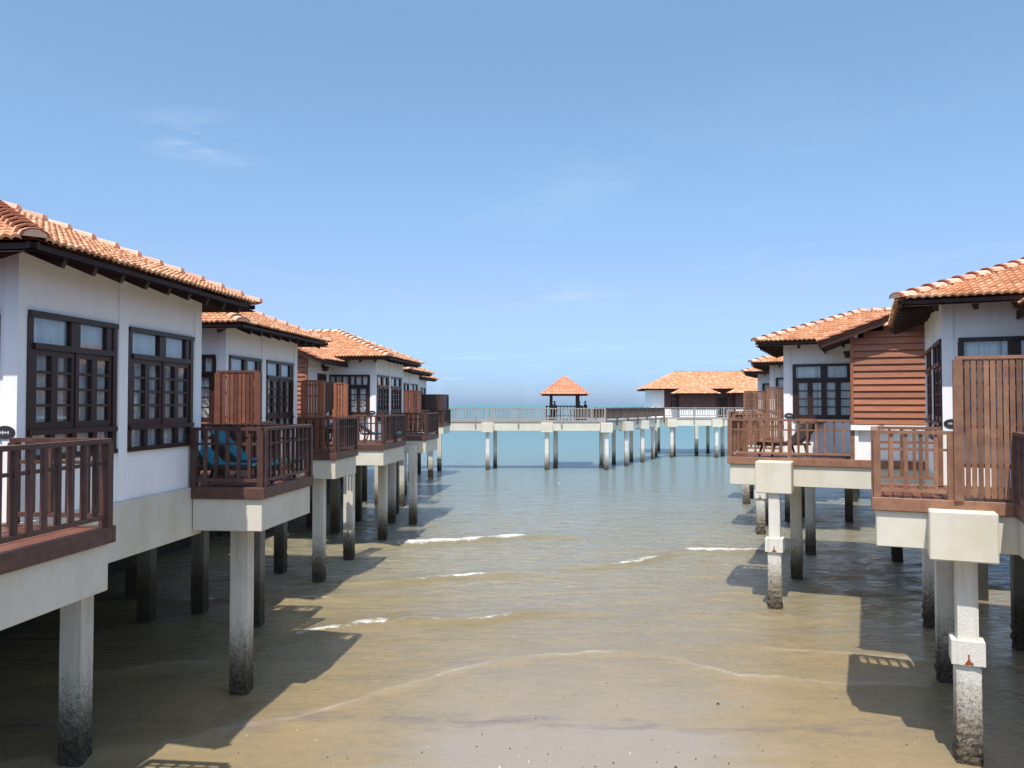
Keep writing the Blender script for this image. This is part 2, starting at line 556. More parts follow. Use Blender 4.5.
def make_walls(root, sx):
    X = lambda x, y, z=0: (sx * x, y, z)
    w = MB()
    ch = [(.20, 2.05, 4.82, 6.72), (2.45, 4.40, 4.82, 6.72)]
    fw = [(.30, 2.0, 5.07, 6.72)]
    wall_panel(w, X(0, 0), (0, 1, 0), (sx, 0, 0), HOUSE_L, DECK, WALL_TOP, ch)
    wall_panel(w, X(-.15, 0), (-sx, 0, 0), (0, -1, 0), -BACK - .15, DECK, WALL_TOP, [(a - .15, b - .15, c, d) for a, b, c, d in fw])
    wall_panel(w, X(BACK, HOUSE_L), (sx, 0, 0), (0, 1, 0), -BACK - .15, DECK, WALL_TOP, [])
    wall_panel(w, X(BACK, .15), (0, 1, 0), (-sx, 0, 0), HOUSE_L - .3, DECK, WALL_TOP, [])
    # the end of the front wall that shows at the corner
    w.face([X(0, -.0008, DECK), X(-.15, -.0008, DECK), X(-.15, -.0008, WALL_TOP), X(0, -.0008, WALL_TOP)])
    w.face([X(0, HOUSE_L + .0008, DECK), X(-.15, HOUSE_L + .0008, DECK), X(-.15, HOUSE_L + .0008, WALL_TOP), X(0, HOUSE_L + .0008, WALL_TOP)])
    # piers standing slightly proud of the panels
    for a, b in ((2.13, 2.37), (4.5, HOUSE_L + .012)):
        w.box(sx * .0, sx * .028, a, b, DECK + .002, 7.62)
    w.box(sx * .012, sx * -.18, -.03, -.001, DECK + .002, 7.62)
    # dark room behind the windows
    w.box(sx * -1.0, sx * -.95, .16, HOUSE_L - .16, DECK, WALL_TOP - .1, 1)
    w.box(sx * -.95, sx * -2.6, 1.0, 1.05, DECK, WALL_TOP - .1, 1)
    w.box(sx * -.16, sx * (BACK + .16), .16, HOUSE_L - .16, WALL_TOP - .09, WALL_TOP - .04, 1)
    w.box(sx * -.16, sx * (BACK + .16), .16, HOUSE_L - .16, DECK + .1, DECK + .15, 1)
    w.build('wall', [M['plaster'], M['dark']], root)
    for k, h in enumerate(ch):
        make_window(root, X(0, h[0]), (0, 1, 0), (sx, 0, 0), h[1] - h[0], h[2], h[3], 4, 2, ledge=5.16, seed=k + 1, drape=1.02)
    h = fw[0]
    make_window(root, X(-h[0], 0), (-sx, 0, 0), (0, -1, 0), h[1] - h[0], h[2], h[3], 4, 6 if sx > 0 else 2, seed=5, shelf=True, drape=.95)
    # forward wing: white side walls on a plinth, boarded front
    a0, a1 = -WING_IN, -WING_IN - WING_W
    g = MB()
    g.box(sx * a0, sx * (a0 - .15), -WING_FWD + .02, -.002, DECK, 7.5)
    g.box(sx * a1, sx * (a1 + .15), -WING_FWD + .02, -.002, DECK, 7.5)
    g.box(sx * (a0 - .15), sx * (a1 + .15), -WING_FWD + .1, -WING_FWD + .25, DECK, 4.86)
    g.box(sx * (a0 + .04), sx * (a1 - .04), -WING_FWD - .06, -WING_FWD + .02, 4.80, 4.94)
    g.build('wing_wall', M['plaster'], root)
    s = MB()
    mid = (a0 + a1) / 2
    z = 4.96
    k = 0
    while z < 8.3:
        zt = z + .172
        # board trimmed under the gable slope
        roofz = lambda x: 7.2 + SLOPE * ((WING_W / 2 + .82) - abs(x - mid)) - .16
        xa, xb = a0, a1
        if roofz(a0) < zt:
            hw = (WING_W / 2 + .82) - (zt + .16 - 7.2) / SLOPE
            if hw < .1: break
            xa, xb = mid + hw, mid - hw
        y = -WING_FWD
        s.hexa([(sx * xa, y - .052, z), (sx * xb, y - .052, z), (sx * xb, y + .03, z), (sx * xa, y + .03, z),
                (sx * xa, y - .008, zt), (sx * xb, y - .008, zt), (sx * xb, y + .03, zt), (sx * xa, y + .03, zt)])
        z += .178
    for xx in (a0, a1):
        s.box(sx * (xx - .04), sx * (xx + .04), -WING_FWD - .05, -WING_FWD + .04, 4.95, 7.45)
    s.build('siding', M['siding'], root)
    d = MB()
    lbox(d, X(a0, -.5), (0, -1, 0), (sx, 0, 0), 0, 1.0, -.02, .03, DECK + .05, 6.72)
    dr = d.build('door', M['frame'], root)
    hd = MB(); lbox(hd, X(a0, -.5), (0, -1, 0), (sx, 0, 0), .86, .92, .03, .09, 5.0, 5.15)
    hd.build('handle', M['mark'], dr)
    lm = MB()
    lbox(lm, X(a0, -.9), (0, -1, 0), (sx, 0, 0), -.05, .05, .0, .08, 7.02, 7.12)
    lbox(lm, X(a0, -.9), (0, -1, 0), (sx, 0, 0), -.13, .13, .03, .25, 6.96, 7.03)
    lbox(lm, X(a0, -.9), (0, -1, 0), (sx, 0, 0), -.10, .10, .06, .22, 6.84, 6.96)
    lm.build('wall_lamp', M['plate'], root, bevel=.01)
    number_plate(root, (sx * -.14, -.03, 5.14), sx)
    # floor slab and edge beams
    b = MB()
    b.box(sx * .035, sx * BACK, -.0, HOUSE_L + .03, 3.35, DECK - .003)
    b.box(sx * .06, sx * -.35, .03, 1.5, 2.95, DECK - .005)
    b.box(sx * .06, sx * -.35, 1.5, HOUSE_L, 3.12, DECK - .006)
    b.build('floor_slab', M['beam'], root, bevel=.008)
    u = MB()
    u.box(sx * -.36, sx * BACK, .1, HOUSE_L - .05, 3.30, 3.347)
    u.build('slab_shade_sheet', M['core'], root)  # dark sheet painting shade onto the slab underside

def number_plate(root, c, sx):
    p = MB()
    n = 20
    ring = [(c[0] + .14 * math.cos(2 * math.pi * i / n), c[2] + .085 * math.sin(2 * math.pi * i / n)) for i in range(n)]
    p.face([(x, c[1] - .015, z) for x, z in ring])
    for i in range(n):
        (x0, z0), (x1, z1) = ring[i], ring[(i + 1) % n]
        p.face([(x0, c[1] - .015, z0), (x1, c[1] - .015, z1), (x1, c[1] + .005, z1), (x0, c[1] + .005, z0)])
    o = p.build('number_plate', M['plate'], root)
    g = MB()
    y0, y1 = c[1] - .019, c[1] - .0155
    for k, hh in enumerate((.018, .026, .014, .022)):      # worn pale numerals, too small to read in the photo
        x = c[0] + (k - 1.5) * .036
        g.box(x - .007, x + .007, y0, y1, c[2] - hh, c[2] + hh * .8)
    g.box(c[0] - .065, c[0] + .065, y0 + .001, y1, c[2] - .004, c[2] + .004)
    g.build('numeral', M['mark'], o)

def railing(root, a, b, mat, posts=(0, 1), h=1.08, z=DECK, sp=.225, nmid=None, name='railing', bw=.055):
    """balcony railing from a to b (local x, y): rails and balusters in one mesh, posts as sub-parts"""
    a, b = Vector((a[0], a[1], 0)), Vector((b[0], b[1], 0))
    d = b - a
    ln = d.length
    d.normalize()
    r = MB()
    up = Vector((0, 0, 1))
    def P(t, zz): return a + d * t + up * (z + zz)
    r.bar(P(-.03, h - .03), P(ln + .03, h - .03), .105, .055)
    r.bar(P(.05, h - .30), P(ln - .05, h - .30), .03, .042)
    r.bar(P(.05, .13), P(ln - .05, .13), .05, .055)
    n = max(2, round(ln / sp))
    for k in range(1, n):
        t = ln * k / n
        r.bar(P(t, .158), P(t, h - .058), bw, bw, up=d)
    o = r.build(name, mat, root)
    ts = [t * ln for t in posts]
    if nmid is None:
        nmid = max(0, int(ln / 1.9 + .35) - 1)
    ts += [ln * (k + 1) / (nmid + 1) for k in range(nmid)]
    for t in ts:
        p = MB()
        p.bar(P(t, .0), P(t, h - .0585), .105, .105, up=d)
        p.build('post', mat, o)
    return o

def balcony(root, x_in, x_out, y0, y1, sx, mat, sides, beam=True, beam_bot=3.22, dark_front=False, hgt=1.08):
    """deck, fascia board, concrete edge beam and rails; sides: letters n(ear) c(hannel) f(ar)"""
    X = lambda x: sx * x
    d = MB()
    nb = int((x_out - x_in) / .145)
    for k in range(nb):
        xa = x_in + (x_out - x_in) * k / nb
        d.box(X(xa), X(xa + (x_out - x_in) / nb - .012), y0 + .04, y1 - .04, DECK - .065, DECK - .02 - .002 * (k % 3))
    d.build('deck', M['wood_red'], root)
    f = MB()
    zt, zb = DECK + .005, DECK - .20
    f.box(X(x_in), X(x_out + .03), y0 - .03, y0 + .04, zb, zt)
    f.box(X(x_out - .04), X(x_out + .031), y0 + .0405, y1 - .0405, zb + .001, zt - .001)
    f.box(X(x_in), X(x_out + .03), y1 - .04, y1 + .03, zb, zt)
    f.build('fascia_board', mat, root, bevel=.008)
    if beam:
        b = MB()
        zt2 = zb - .003
        b.box(X(x_in), X(x_out - .03), y0 + .03, y0 + .33, beam_bot, zt2)
        b.box(X(x_out - .33), X(x_out - .031), y0 + .331, y1 - .331, beam_bot + .002, zt2 - .002)
        b.box(X(x_in), X(x_out - .03), y1 - .33, y1 - .03, beam_bot, zt2)
        b.box(X(x_in), X(x_out - .4), y0 + .4, y1 - .4, 3.6, zt2 - .004)
        b.build('edge_beam', M['beam'], root, bevel=.012)
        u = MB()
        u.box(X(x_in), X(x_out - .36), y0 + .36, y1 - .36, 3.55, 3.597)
        u.build('deck_shade_sheet', M['core'], root)  # near-black sheet: shade below the deck given as colour
    for (k, a, bb) in sides:
        railing(root, (X(a[0]), a[1]), (X(bb[0]), bb[1]), mat, h=hgt)

def screen(root, a, b, mat, h=2.24, z=DECK, sp=.085, sw=.068, posts=True):
    """tall privacy screen of upright slats"""
    a, b = Vector((a[0], a[1], z)), Vector((b[0], b[1], z))
    d = (b - a); ln = d.length; d.normalize()
    nrm = Vector((d.y, -d.x, 0))
    if nrm.y > 0: nrm = -nrm
    up = Vector((0, 0, 1))
    m = MB()
    n = int(ln / sp)
    st = ln / n
    for k in range(n):
        t = st * (k + .5)
        p = a + d * t
        m.bar(p + up * .06 + nrm * .02, p + up * (h - .05) + nrm * .02, sw, .022, up=nrm)
    for zz in (.55, 1.2, 1.75, h - .15):
        m.bar(a + up * zz - nrm * .012, b + up * zz - nrm * .012, .03, .06)
    m.bar(a + up * (h - .025) - d * .02, b + up * (h - .025) + d * .02, .09, .05)
    o = m.build('privacy_screen', mat, root)
    for q in (a, b):
        p = MB()
        p.bar(q, q + up * (h - .051), .13, .13, up=d)
        p.build('post', mat, o)
    return o

# ------------------------------------------------------------------ piles (shared meshes)
def pile_mesh(name, w, top, seed, shape='plain', bot=-.6):
    rnd = random.Random(seed)
    m = MB()
    per = 4
    zs = []
    z = bot
    while z < 1.6:
        zs.append(z); z += .07
    zs += [1.65, 2.2, 2.8, top]
    rings = []
    for z in zs:
        hw = w / 2
        if shape == 'stepped' and z > 1.5: hw = w / 2 * .84
        rough = max(0, min(1, (1.0 - z) / .8)) * .022 + .002
        if shape == 'stepped': rough = max(0, min(1, (.75 - z) / .5)) * .028 + .002
        pts = []
        cor = [(-hw, -hw), (hw, -hw), (hw, hw), (-hw, hw)]
        for i in range(4):
            p, q = cor[i], cor[(i + 1) % 4]
            for k in range(per):
                t = k / per
                t2 = t if k else .045
                x, y = p[0] + (q[0] - p[0]) * t2, p[1] + (q[1] - p[1]) * t2
                pts.append((x + rnd.uniform(-rough, rough), y + rnd.uniform(-rough, rough), z))
        rings.append(pts)
    n = 4 * per
    for r in rings: m.v += r
    for k in range(len(rings) - 1):
        for i in range(n):
            a, b = k * n + i, k * n + (i + 1) % n
            m.f.append((a, b, b + n, a + n)); m.mi.append(0)
    m.f.append(tuple((len(rings) - 1) * n + i for i in range(n))); m.mi.append(0)
    me = bpy.data.meshes.new(name)
    me.from_pydata(m.v, [], m.f)
    return me

M['pile_inner'] = pile_mat('shade_painted_inner_pile', (.16, .15, .12), (.22, .20, .165), 1.6, 1.1)  # pile colour darkened to paint in the shade under the chalets
PILE = {}
for key, w, top, shape, mt in (('plain', .35, 3.6, 'plain', 'pile'), ('stepped', .36, 3.3, 'stepped', 'pile_white'),
                               ('slim', .33, 3.5, 'plain', 'pile_white'), ('dark', .33, 3.5, 'plain', 'pile'), ('inner', .35, 3.6, 'plain', 'pile_inner')):
    me = pile_mesh('pile', w, top, hash(key) % 97 if False else len(key), shape)
    me.materials.append(M[mt])
    PILE[key] = me
def collar_mesh():
    m = MB()
    m.box(-.23, .23, -.23, .23, 1.50, 1.86)
    pts = [(-.012, 1.66), (.012, 1.67), (.016, 1.60), (.03, 1.56), (.07, 1.535), (.06, 1.502), (.02, 1.51), (-.03, 1.501), (-.06, 1.512), (-.03, 1.55), (-.008, 1.60)]
    m.face([(x, -.2325, z) for x, z in pts], 1)
    me = bpy.data.meshes.new('collar')
    me.from_pydata(m.v, [], m.f)
    me.materials.append(M['pile_white']); me.materials.append(M['rust'])
    me.polygons.foreach_set('material_index', m.mi)
    return me
COLLAR = collar_mesh()

def to_local(root, x, y):
    c, s = math.cos(root.rotation_euler.z), math.sin(root.rotation_euler.z)
    dx, dy = x - root.location.x, y - root.location.y
    return (c * dx + s * dy, -s * dx + c * dy)

def pile(root, x, y, kind='plain', z=0., local=False):
    lx, ly = (x, y) if local else to_local(root, x, y)
    if kind == 'plain' and not local and (-lx if x < 0 else lx) > (.9 if x < 0 else .75): kind = 'inner'  # inland piles take the shade-darkened copy
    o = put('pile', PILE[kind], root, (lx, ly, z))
    if kind == 'stepped':
        put('collar', COLLAR, o)
    return o

# ------------------------------------------------------------------ place the chalets
LEFT, RIGHT = R(-5.7), R(-24)
CHALETS = {}

def copy_tree(o, parent=None):
    c = o.copy()
    COL.objects.link(c)
    c.parent = parent
    for ch in list(o.children):
        copy_tree(ch, c)
    return c

SHELL = {}
def chalet(loc, side, label, group):
    """first of each side is built, the others copy its shell (walls, windows, roof)"""
    sx = 1 if side == 'L' else -1
    rz = LEFT if side == 'L' else RIGHT
    if side not in SHELL:
        t = thing('chalet', label, 'chalet', (*loc, 0), rz, group)
        make_walls(t, sx)
        make_roof(t, sx)
        SHELL[side] = t
        SHELL[side + 'parts'] = list(t.children)
    else:
        t = thing('chalet', label, 'chalet', (*loc, 0), rz, group)
        for ch in SHELL[side + 'parts']:
            copy_tree(ch, t)
    return t

GL, GR = 'chalets on stilts along the left of the channel', 'chalets on stilts along the right of the channel'
h1 = chalet((-6.27, 10.15), 'L', 'nearest chalet at the left edge, white wall with two dark lattice windows under its eave', GL)
h2 = chalet((-7.05, 19.7), 'L', 'second chalet of the left row, behind the balcony with teal loungers', GL)
h3 = chalet((-5.65, 33.2), 'L', 'third chalet of the left row, its camera-facing front with lattice window in full view', GL)
h4 = chalet((-6.35, 45.6), 'L', 'fourth chalet of the left row, mostly hidden, only a strip of wall and eave showing', GL)
h5 = chalet((-7.1, 57.0), 'L', 'fifth chalet of the left row, beside the dark screened balcony at the far end', GL)

WD, WR, WP = M['wood'], M['wood_red'], M['wood_pale']
# --- left balconies
def bf(root, y0, y1, out, sx, mat, near_from=-WING_IN, sides='ncf', **k):
    xin = -WING_IN if sx > 0 else -WING_IN - WING_W
    s = []
    if 'n' in sides: s.append(('n', (near_from, y0 + .03), (out - .05, y0 + .03)))
    if 'c' in sides: s.append(('c', (out - .02, y0 + .1), (out - .02, y1 - .1)))
    if 'f' in sides: s.append(('f', (out - .08, y1 - .03), (.08 if sx > 0 else .1, y1 - .03)))
    balcony(root, xin, out, y0, y1, sx, mat, s, **k)

def bb(root, y0, y1, out, sx, mat, xin=-2.6, **k):
    s = [('n', (.1 if y0 < HOUSE_L else xin, y0 + .03), (out - .05, y0 + .03)),
         ('c', (out - .02, y0 + .1), (out - .02, y1 - .1)),
         ('f', (xin, y1 - .03), (out - .08, y1 - .03))]
    if y0 < HOUSE_L + .1:                    # starts beside the house: strip outside the wall, then the full deck
        balcony(root, .075, out, y0, y1, sx, mat, [q for q in s if q[0] != 'f'], **k)
        d = MB()
        d.box(sx * xin, sx * .07, HOUSE_L + .06, y1 - .04, DECK - .20, DECK - .02)
        d.build('inner_deck', M['wood_red'], root)
        f = MB()
        f.box(sx * xin, sx * .07, HOUSE_L + .1, y1 - .35, 3.4, 3.79)
        f.build('inner_slab', M['beam'], root)
        railing(root, (sx * xin, y1 - .03), (sx * (out - .08), y1 - .03), mat)
    else:
        balcony(root, xin, out, y0, y1, sx, mat, s, **k)

bf(h1, -8.0, -.12, 1.37, 1, WD)
bb(h1, 4.33, 6.85, 1.4, 1, WD)
bf(h2, -2.8, -.15, 1.32, 1, WD)
bb(h2, 4.75, 6.95, 1.25, 1, WD)
bf(h3, -3.5, -.15, 1.28, 1, WD)
bb(h3, 4.2, 7.1, 1.25, 1, WD)
bf(h4, -2.8, -.15, 1.0, 1, WD)
bf(h5, -2.8, -.15, 1.3, 1, WD)
bb(h5, 4.1, 7.0, 1.5, 1, WD)

def light_blocks(r, sx, spans, wall):  # inland light blockers, added to darken the water under the chalets
    for ya, yb in spans:
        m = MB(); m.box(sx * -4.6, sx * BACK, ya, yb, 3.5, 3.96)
        m.build('light_block_deck', M['core'], r)  # added slab that keeps light out of the gaps between chalets
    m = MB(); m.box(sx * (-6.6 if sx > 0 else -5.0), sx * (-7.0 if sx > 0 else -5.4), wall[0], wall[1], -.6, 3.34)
    m.build('light_block_wall', M['core'], r)  # invented dark wall, added to blacken the space underneath
L0 = HOUSE_L + .1
light_blocks(h1, 1, ((-9, -.02), (L0, 9.4)), (-9, 9.4))
light_blocks(h2, 1, ((L0, 13.3),), (0, 13.3))
light_blocks(h3, 1, ((L0, 12.2),), (0, 12.2))
light_blocks(h4, 1, ((L0, 11.2),), (0, 11.2))
light_blocks(h5, 1, ((L0, 9.),), (0, 9))
# privacy screens between neighbouring balconies (left)
def wscreen(root, p, q, mat, **k):
    return screen(root, to_local(root, *p), to_local(root, *q), mat, **k)
wscreen(h2, (-6.5, 17.72), (-5.6, 17.65), M['screen_wood'])
wscreen(h2, (-6.45, 24.75), (-5.85, 24.7), M['siding'])
wscreen(h3, (-6.15, 27.75), (-5.75, 27.7), M['siding'])
wscreen(h4, (-5.9, 42.6), (-4.9, 42.5), M['screen_wood'])
wscreen(h5, (-7.1, 61.3), (-5.35, 61.1), WD, sw=.082)
wscreen(h5, (-5.33, 61.2), (-5.1, 63.6), WD, sw=.082)

# left piles (positions read off the water line)
for r, pts in ((h1, ((-6.75, 12.5), (-5.2, 15.5), (-6.4, 20.1), (-10.7, 23.5), (-9.3, 20.5))),
               (h2, ((-6.0, 25.0), (-8.3, 21.4), (-8.4, 25.2), (-10.8, 23), (-7.6, 26.4))),
               (h3, ((-5.82, 28.7), (-5.28, 32.8), (-5.6, 37.4), (-7.6, 34.5), (-7.3, 38), (-4.55, 36.9), (-9, 36), (-5.9, 40.6))),
               (h4, ((-6.0, 43.5), (-6.6, 49), (-8.5, 46), (-7.2, 43.2))),
               (h5, ((-6.0, 59.2), (-6.0, 66.2), (-7.3, 58), (-8.6, 61), (-7.4, 63.5)))):
    for x, y in pts:
        pile(r, x, y)

# --- right row
HOUSE_L = 4.3
SLOPE, EAVE_Z = .365, 7.40
h6 = chalet((8.0, 14.85), 'R', 'nearest chalet on the right, its slatted privacy screen in front of the window', GR)
h7 = chalet((8.42, 24.75), 'R', 'second chalet on the right with the orange-brown boarded gable wing in view', GR)
h8 = chalet((12.0, 37.2), 'R', 'third chalet on the right, only its eave and screen showing behind the boarded one', GR)
h9 = chalet((14.6, 47.5), 'R', 'fourth and farthest chalet of the right row, in front of the far walkway', GR)

def rb(root, mat, screen_from=None, out=1.28, y0=-2.66):
    if screen_from is None:
        bf(root, y0, -.12, out, -1, mat)
    else:
        balcony(root, -WING_IN - 1.2, out, y0, -.12, -1, mat,
                [('n', (screen_from + .1, y0 + .03), (out - .05, y0 + .03)), ('c', (out - .02, y0 + .1), (out - .02, -.22)),
                 ('f', (out - .08, -.15), (.08, -.15))])
        screen(root, (-(-WING_IN - 1.1), y0 + .0), (-screen_from, y0 + .0), mat)
rb(h6, WP, .0, 1.2)
rb(h7, WP)
rb(h8, WP, -.2)
rb(h9, WP, .4)

L0 = HOUSE_L + .1
light_blocks(h6, -1, ((-6, -.02), (L0, 9.5)), (-6, 9.5))
light_blocks(h7, -1, ((L0, 12.),), (0, 12.)); light_blocks(h8, -1, ((L0, 10.),), (0, 10.)); light_blocks(h9, -1, ((L0, 8.),), (0, 8.))
def cap_block(root, cx, cy, w, z0, z1, d=.8):
    m = MB()
    lx, ly = to_local(root, cx, cy)
    m.box(lx - w / 2, lx + w / 2, ly - d / 2, ly + d / 2, z0, z1)
    m.build('pile_cap', M['beam'], root, bevel=.02)
cap_block(h6, 6.98, 12.5, .92, 3.12, 3.87, .9)
cap_block(h7, 7.22, 22.05, .94, 3.08, 3.93, .8)
pile(h6, 7.08, 12.55, 'stepped'); pile(h7, 7.16, 21.9, 'stepped')
pile(h8, 10.6, 34.2, 'stepped'); pile(h9, 13.0, 44.5, 'stepped')
for r, pts in ((h6, ((8.66, 16.1), (10.4, 20.0), (11.5, 18.2))),
               (h7, ((9.06, 25.6), (10.96, 29.5), (13.6, 28.4))),
               (h8, ((11.7, 37.2), (13.1, 38), (14.4, 39.4), (15.9, 37.9))),
               (h9, ((14.1, 47.5), (15.6, 48.9), (17.2, 48.4)))):
    for x, y in pts:
        pile(r, x, y)

# nearest right-hand deck, cut by the edge of the frame
near_deck = thing('balcony', 'dark railed timber balcony cut off by the right edge of the photo', 'balcony', (7.62, 12.15, 0), RIGHT)
balcony(near_deck, -2.6, .0, -5.2, .0, -1, WD, [('c', (-.02, -5.1), (-.02, -.1)), ('f', (-.08, -.03), (-1.5, -.03))])
pile(near_deck, .6, -3.2, local=True); pile(near_deck, 1.8, -.6, local=True)

# ------------------------------------------------------------------ loungers, towel
def lounger(name, label, loc, rz, fabric, group, tilt=38):
    t = thing(name, label, 'sun lounger', loc, rz, group)
    f = MB()
    for y in (-.28, .28):
        f.bar((-.55, y, .34), (.95, y, .34), .045, .06)
        f.bar((.8, y, .0), (.7, y, .32), .045, .05)
        f.bar((-.45, y, .0), (-.35, y, .32), .045, .05)
    for x in (-.5, .2, .9):
        f.bar((x, -.26, .34), (x, .26, .34), .05, .04)
    f.build('frame', WD, t)
    s = MB()
    # sagging canvas, seat then raised back
    pts = [(.95, .40), (.7, .375), (.4, .37), (.1, .37), (-.15, .39)]
    a = R(tilt)
    for k in range(1, 6):
        pts.append((-.15 - math.cos(a) * .17 * k, .39 + math.sin(a) * .17 * k - .012 * math.sin(k / 5 * math.pi)))
    for (x0, z0), (x1, z1) in zip(pts[:-1], pts[1:]):
        s.hexa([(x0, -.27, z0 - .03), (x1, -.27, z1 - .03), (x1, .27, z1 - .03), (x0, .27, z0 - .03),
                (x0, -.27, z0 + .02), (x1, -.27, z1 + .02), (x1, .27, z1 + .02), (x0, .27, z0 + .02)])
    s.build('cushion', fabric, t)
    b = MB()
    for y in (-.25, .25):
        b.bar((-.2, y, .35), (-.2 - math.cos(a) * .75, y, .35 + math.sin(a) * .75), .04, .05)
    b.bar((-.55, -.2, .34), (-.62, -.2, .66), .035, .035)
    b.bar((-.55, .2, .34), (-.62, .2, .66), .035, .035)
    b.bar((-.62, -.2, .64), (-.62, .2, .64), .035, .035)
    b.bar((-.35, -.26, .35 + math.sin(a) * .15), (-.35, .26, .35 + math.sin(a) * .15), .035, .035)
    b.build('backrest', WD, t)
    return t
GLN = 'sun loungers on the balconies'
lounger('sun_lounger', 'teal canvas lounger nearest the camera on the second balcony of the left row', (-5.35, 14.95, DECK), R(-6), M['teal'], GLN, 44)
lounger('sun_lounger', 'teal canvas lounger standing behind another teal lounger, by the slatted screen', (-5.25, 16.15, DECK), R(-6), M['teal'], GLN, 44)
lounger('sun_lounger', 'teal lounger on the third balcony of the left row, in front of the orange screen', (-6.35, 25.4, DECK), R(170), M['teal'], GLN)
lounger('sun_lounger', 'dark wood lounger with teal seat on the sunlit balcony of the third left chalet', (-5.3, 31.2, DECK), R(20), M['teal'], GLN)
lounger('sun_lounger', 'dark brown lounger on the right-hand balcony below the boarded gable', (8.0, 23.2, DECK), R(200), M['towel'], GLN)

tw = MB()
nx = 10
for i in range(nx):
    x0, x1 = i / nx, (i + 1) / nx
    for j in range(6):
        z0, z1 = -j * .16, -(j + 1) * .16
        w0 = .03 * math.sin(i * 1.3 + j * .3); w1 = .03 * math.sin((i + 1) * 1.3 + j * .3)
        dip = .06 * math.sin(x0 * 9) if j == 5 else 0
        tw.face([(x0 * .52, w0, z0), (x1 * .52, w1, z0), (x1 * .52, w1, z1 + dip), (x0 * .52, w0, z1 + dip)])
two = tw.build('towel', M['towel'], None, (-6.4, 26.4, 6.22), smooth=True)
two.rotation_euler = (0, 0, R(-4))
tag(two, 'dark brown towel hung over the orange slatted screen on the left row', 'towel')

# ------------------------------------------------------------------ walkway across the far end
def walk_rail(root, a, b, mat, post_gap, h=1.0, z=4.14, sp=.24, drop=.5):
    a, b = Vector((a[0], a[1], z)), Vector((b[0], b[1], z))
    d = b - a; ln = d.length; d.normalize()
    up = Vector((0, 0, 1))
    m = MB()
    m.bar(a + up * (h - .03), b + up * (h - .03), .12, .07)
    m.bar(a + up * .16, b + up * .16, .06, .07)
    n = int(ln / sp)
    for k in range(1, n):
        p = a + d * (ln * k / n)
        m.bar(p + up * .195, p + up * (h - .066), .075, .05, up=d)
    o = m.build('railing', mat, root)
    k = 0
    n = max(1, round(ln / post_gap))
    for k in range(n + 1):
        p = a + d * (ln * k / n)
        q = MB()
        q.bar(p + up * -drop, p + up * (h + .05), .12, .12, up=d)
        q.build('post', mat, o)

walk = thing('footbridge', 'long pale concrete footbridge on piles crossing the end of the channel', 'footbridge', (0, 0, 0))
def span(a, b, w, zt=4.12, zb=3.25):
    """concrete edge beams with a timber deck; a->b is the near edge, w the width away from the camera"""
    a, b = Vector((a[0], a[1], 0)), Vector((b[0], b[1], 0))
    d = (b - a).normalized()
    n = Vector((-d.y, d.x, 0))
    m = MB()
    up = Vector((0, 0, 1))
    for off in (.15, w - .15):
        m.bar(a + n * off + up * (zt - .18 + zb) / 2, b + n * off + up * (zt - .18 + zb) / 2, .3, zt - .18 - zb)
    m.build('edge_beam', M['beam'], walk)
    k = MB()
    k.bar(a - n * .05 + n * (w / 2 + .05) + up * (zt - .085), b - n * .05 + n * (w / 2 + .05) + up * (zt - .085), w + .1, .17)
    k.build('deck', M['grey_wood'], walk)
span((-14, 68.3), (7.75, 67.3), 1.9)
walk_rail(walk, (-14, 68.2), (7.8, 67.2), M['grey_wood'], 3.9)
walk_rail(walk, (-14, 70.2), (6.9, 69.2), M['grey_wood'], 3.9, drop=.1)
span((7.85, 67.4), (15.7, 82.4), 1.9, 4.115)
walk_rail(walk, (7.9, 67.25), (15.6, 82.2), M['brown_rail'], 2.6)
walk_rail(walk, (6.3, 69.4), (13.6, 83.6), M['brown_rail'], 2.6, drop=.1)
span((15.8, 82.9), (34, 82.4), 2.2, 4.11)
walk_rail(walk, (15.8, 82.8), (34, 82.3), M['grey_wood'], 3.0)
def wcap(x, y, w=1.0, d=.9, rz=0):
    m = MB(); m.box(-w / 2, w / 2, -d / 2, d / 2, 3.12, 3.93)
    o = m.build('pile_cap', M['beam'], walk, (x, y, 0), bevel=.02)
    o.rotation_euler.z = rz
for x, y in ((-7.9, 67.85), (-2.06, 67.6), (2.92, 67.4), (7.9, 67.1), (10.15, 71.2), (12.4, 76.2), (14.1, 80.2), (16.5, 82.8), (21.1, 82.7), (27, 82.6)):
    wcap(x, y, rz=0 if (x < 8 or x > 15) else R(-60))
    put('pile', PILE['slim'], walk, (x, y, 0))
for x, y in ((-7.2, 69.7), (-1.46, 69.4), (3.74, 69.1), (7.7, 69.0), (9.3, 73.2), (11.4, 76.6), (13.1, 80.3), (15.0, 83.7), (17.2, 85.2), (22.2, 84.5), (27.5, 84.4)):
    put('pile', PILE['dark'], walk, (x, y, 0))

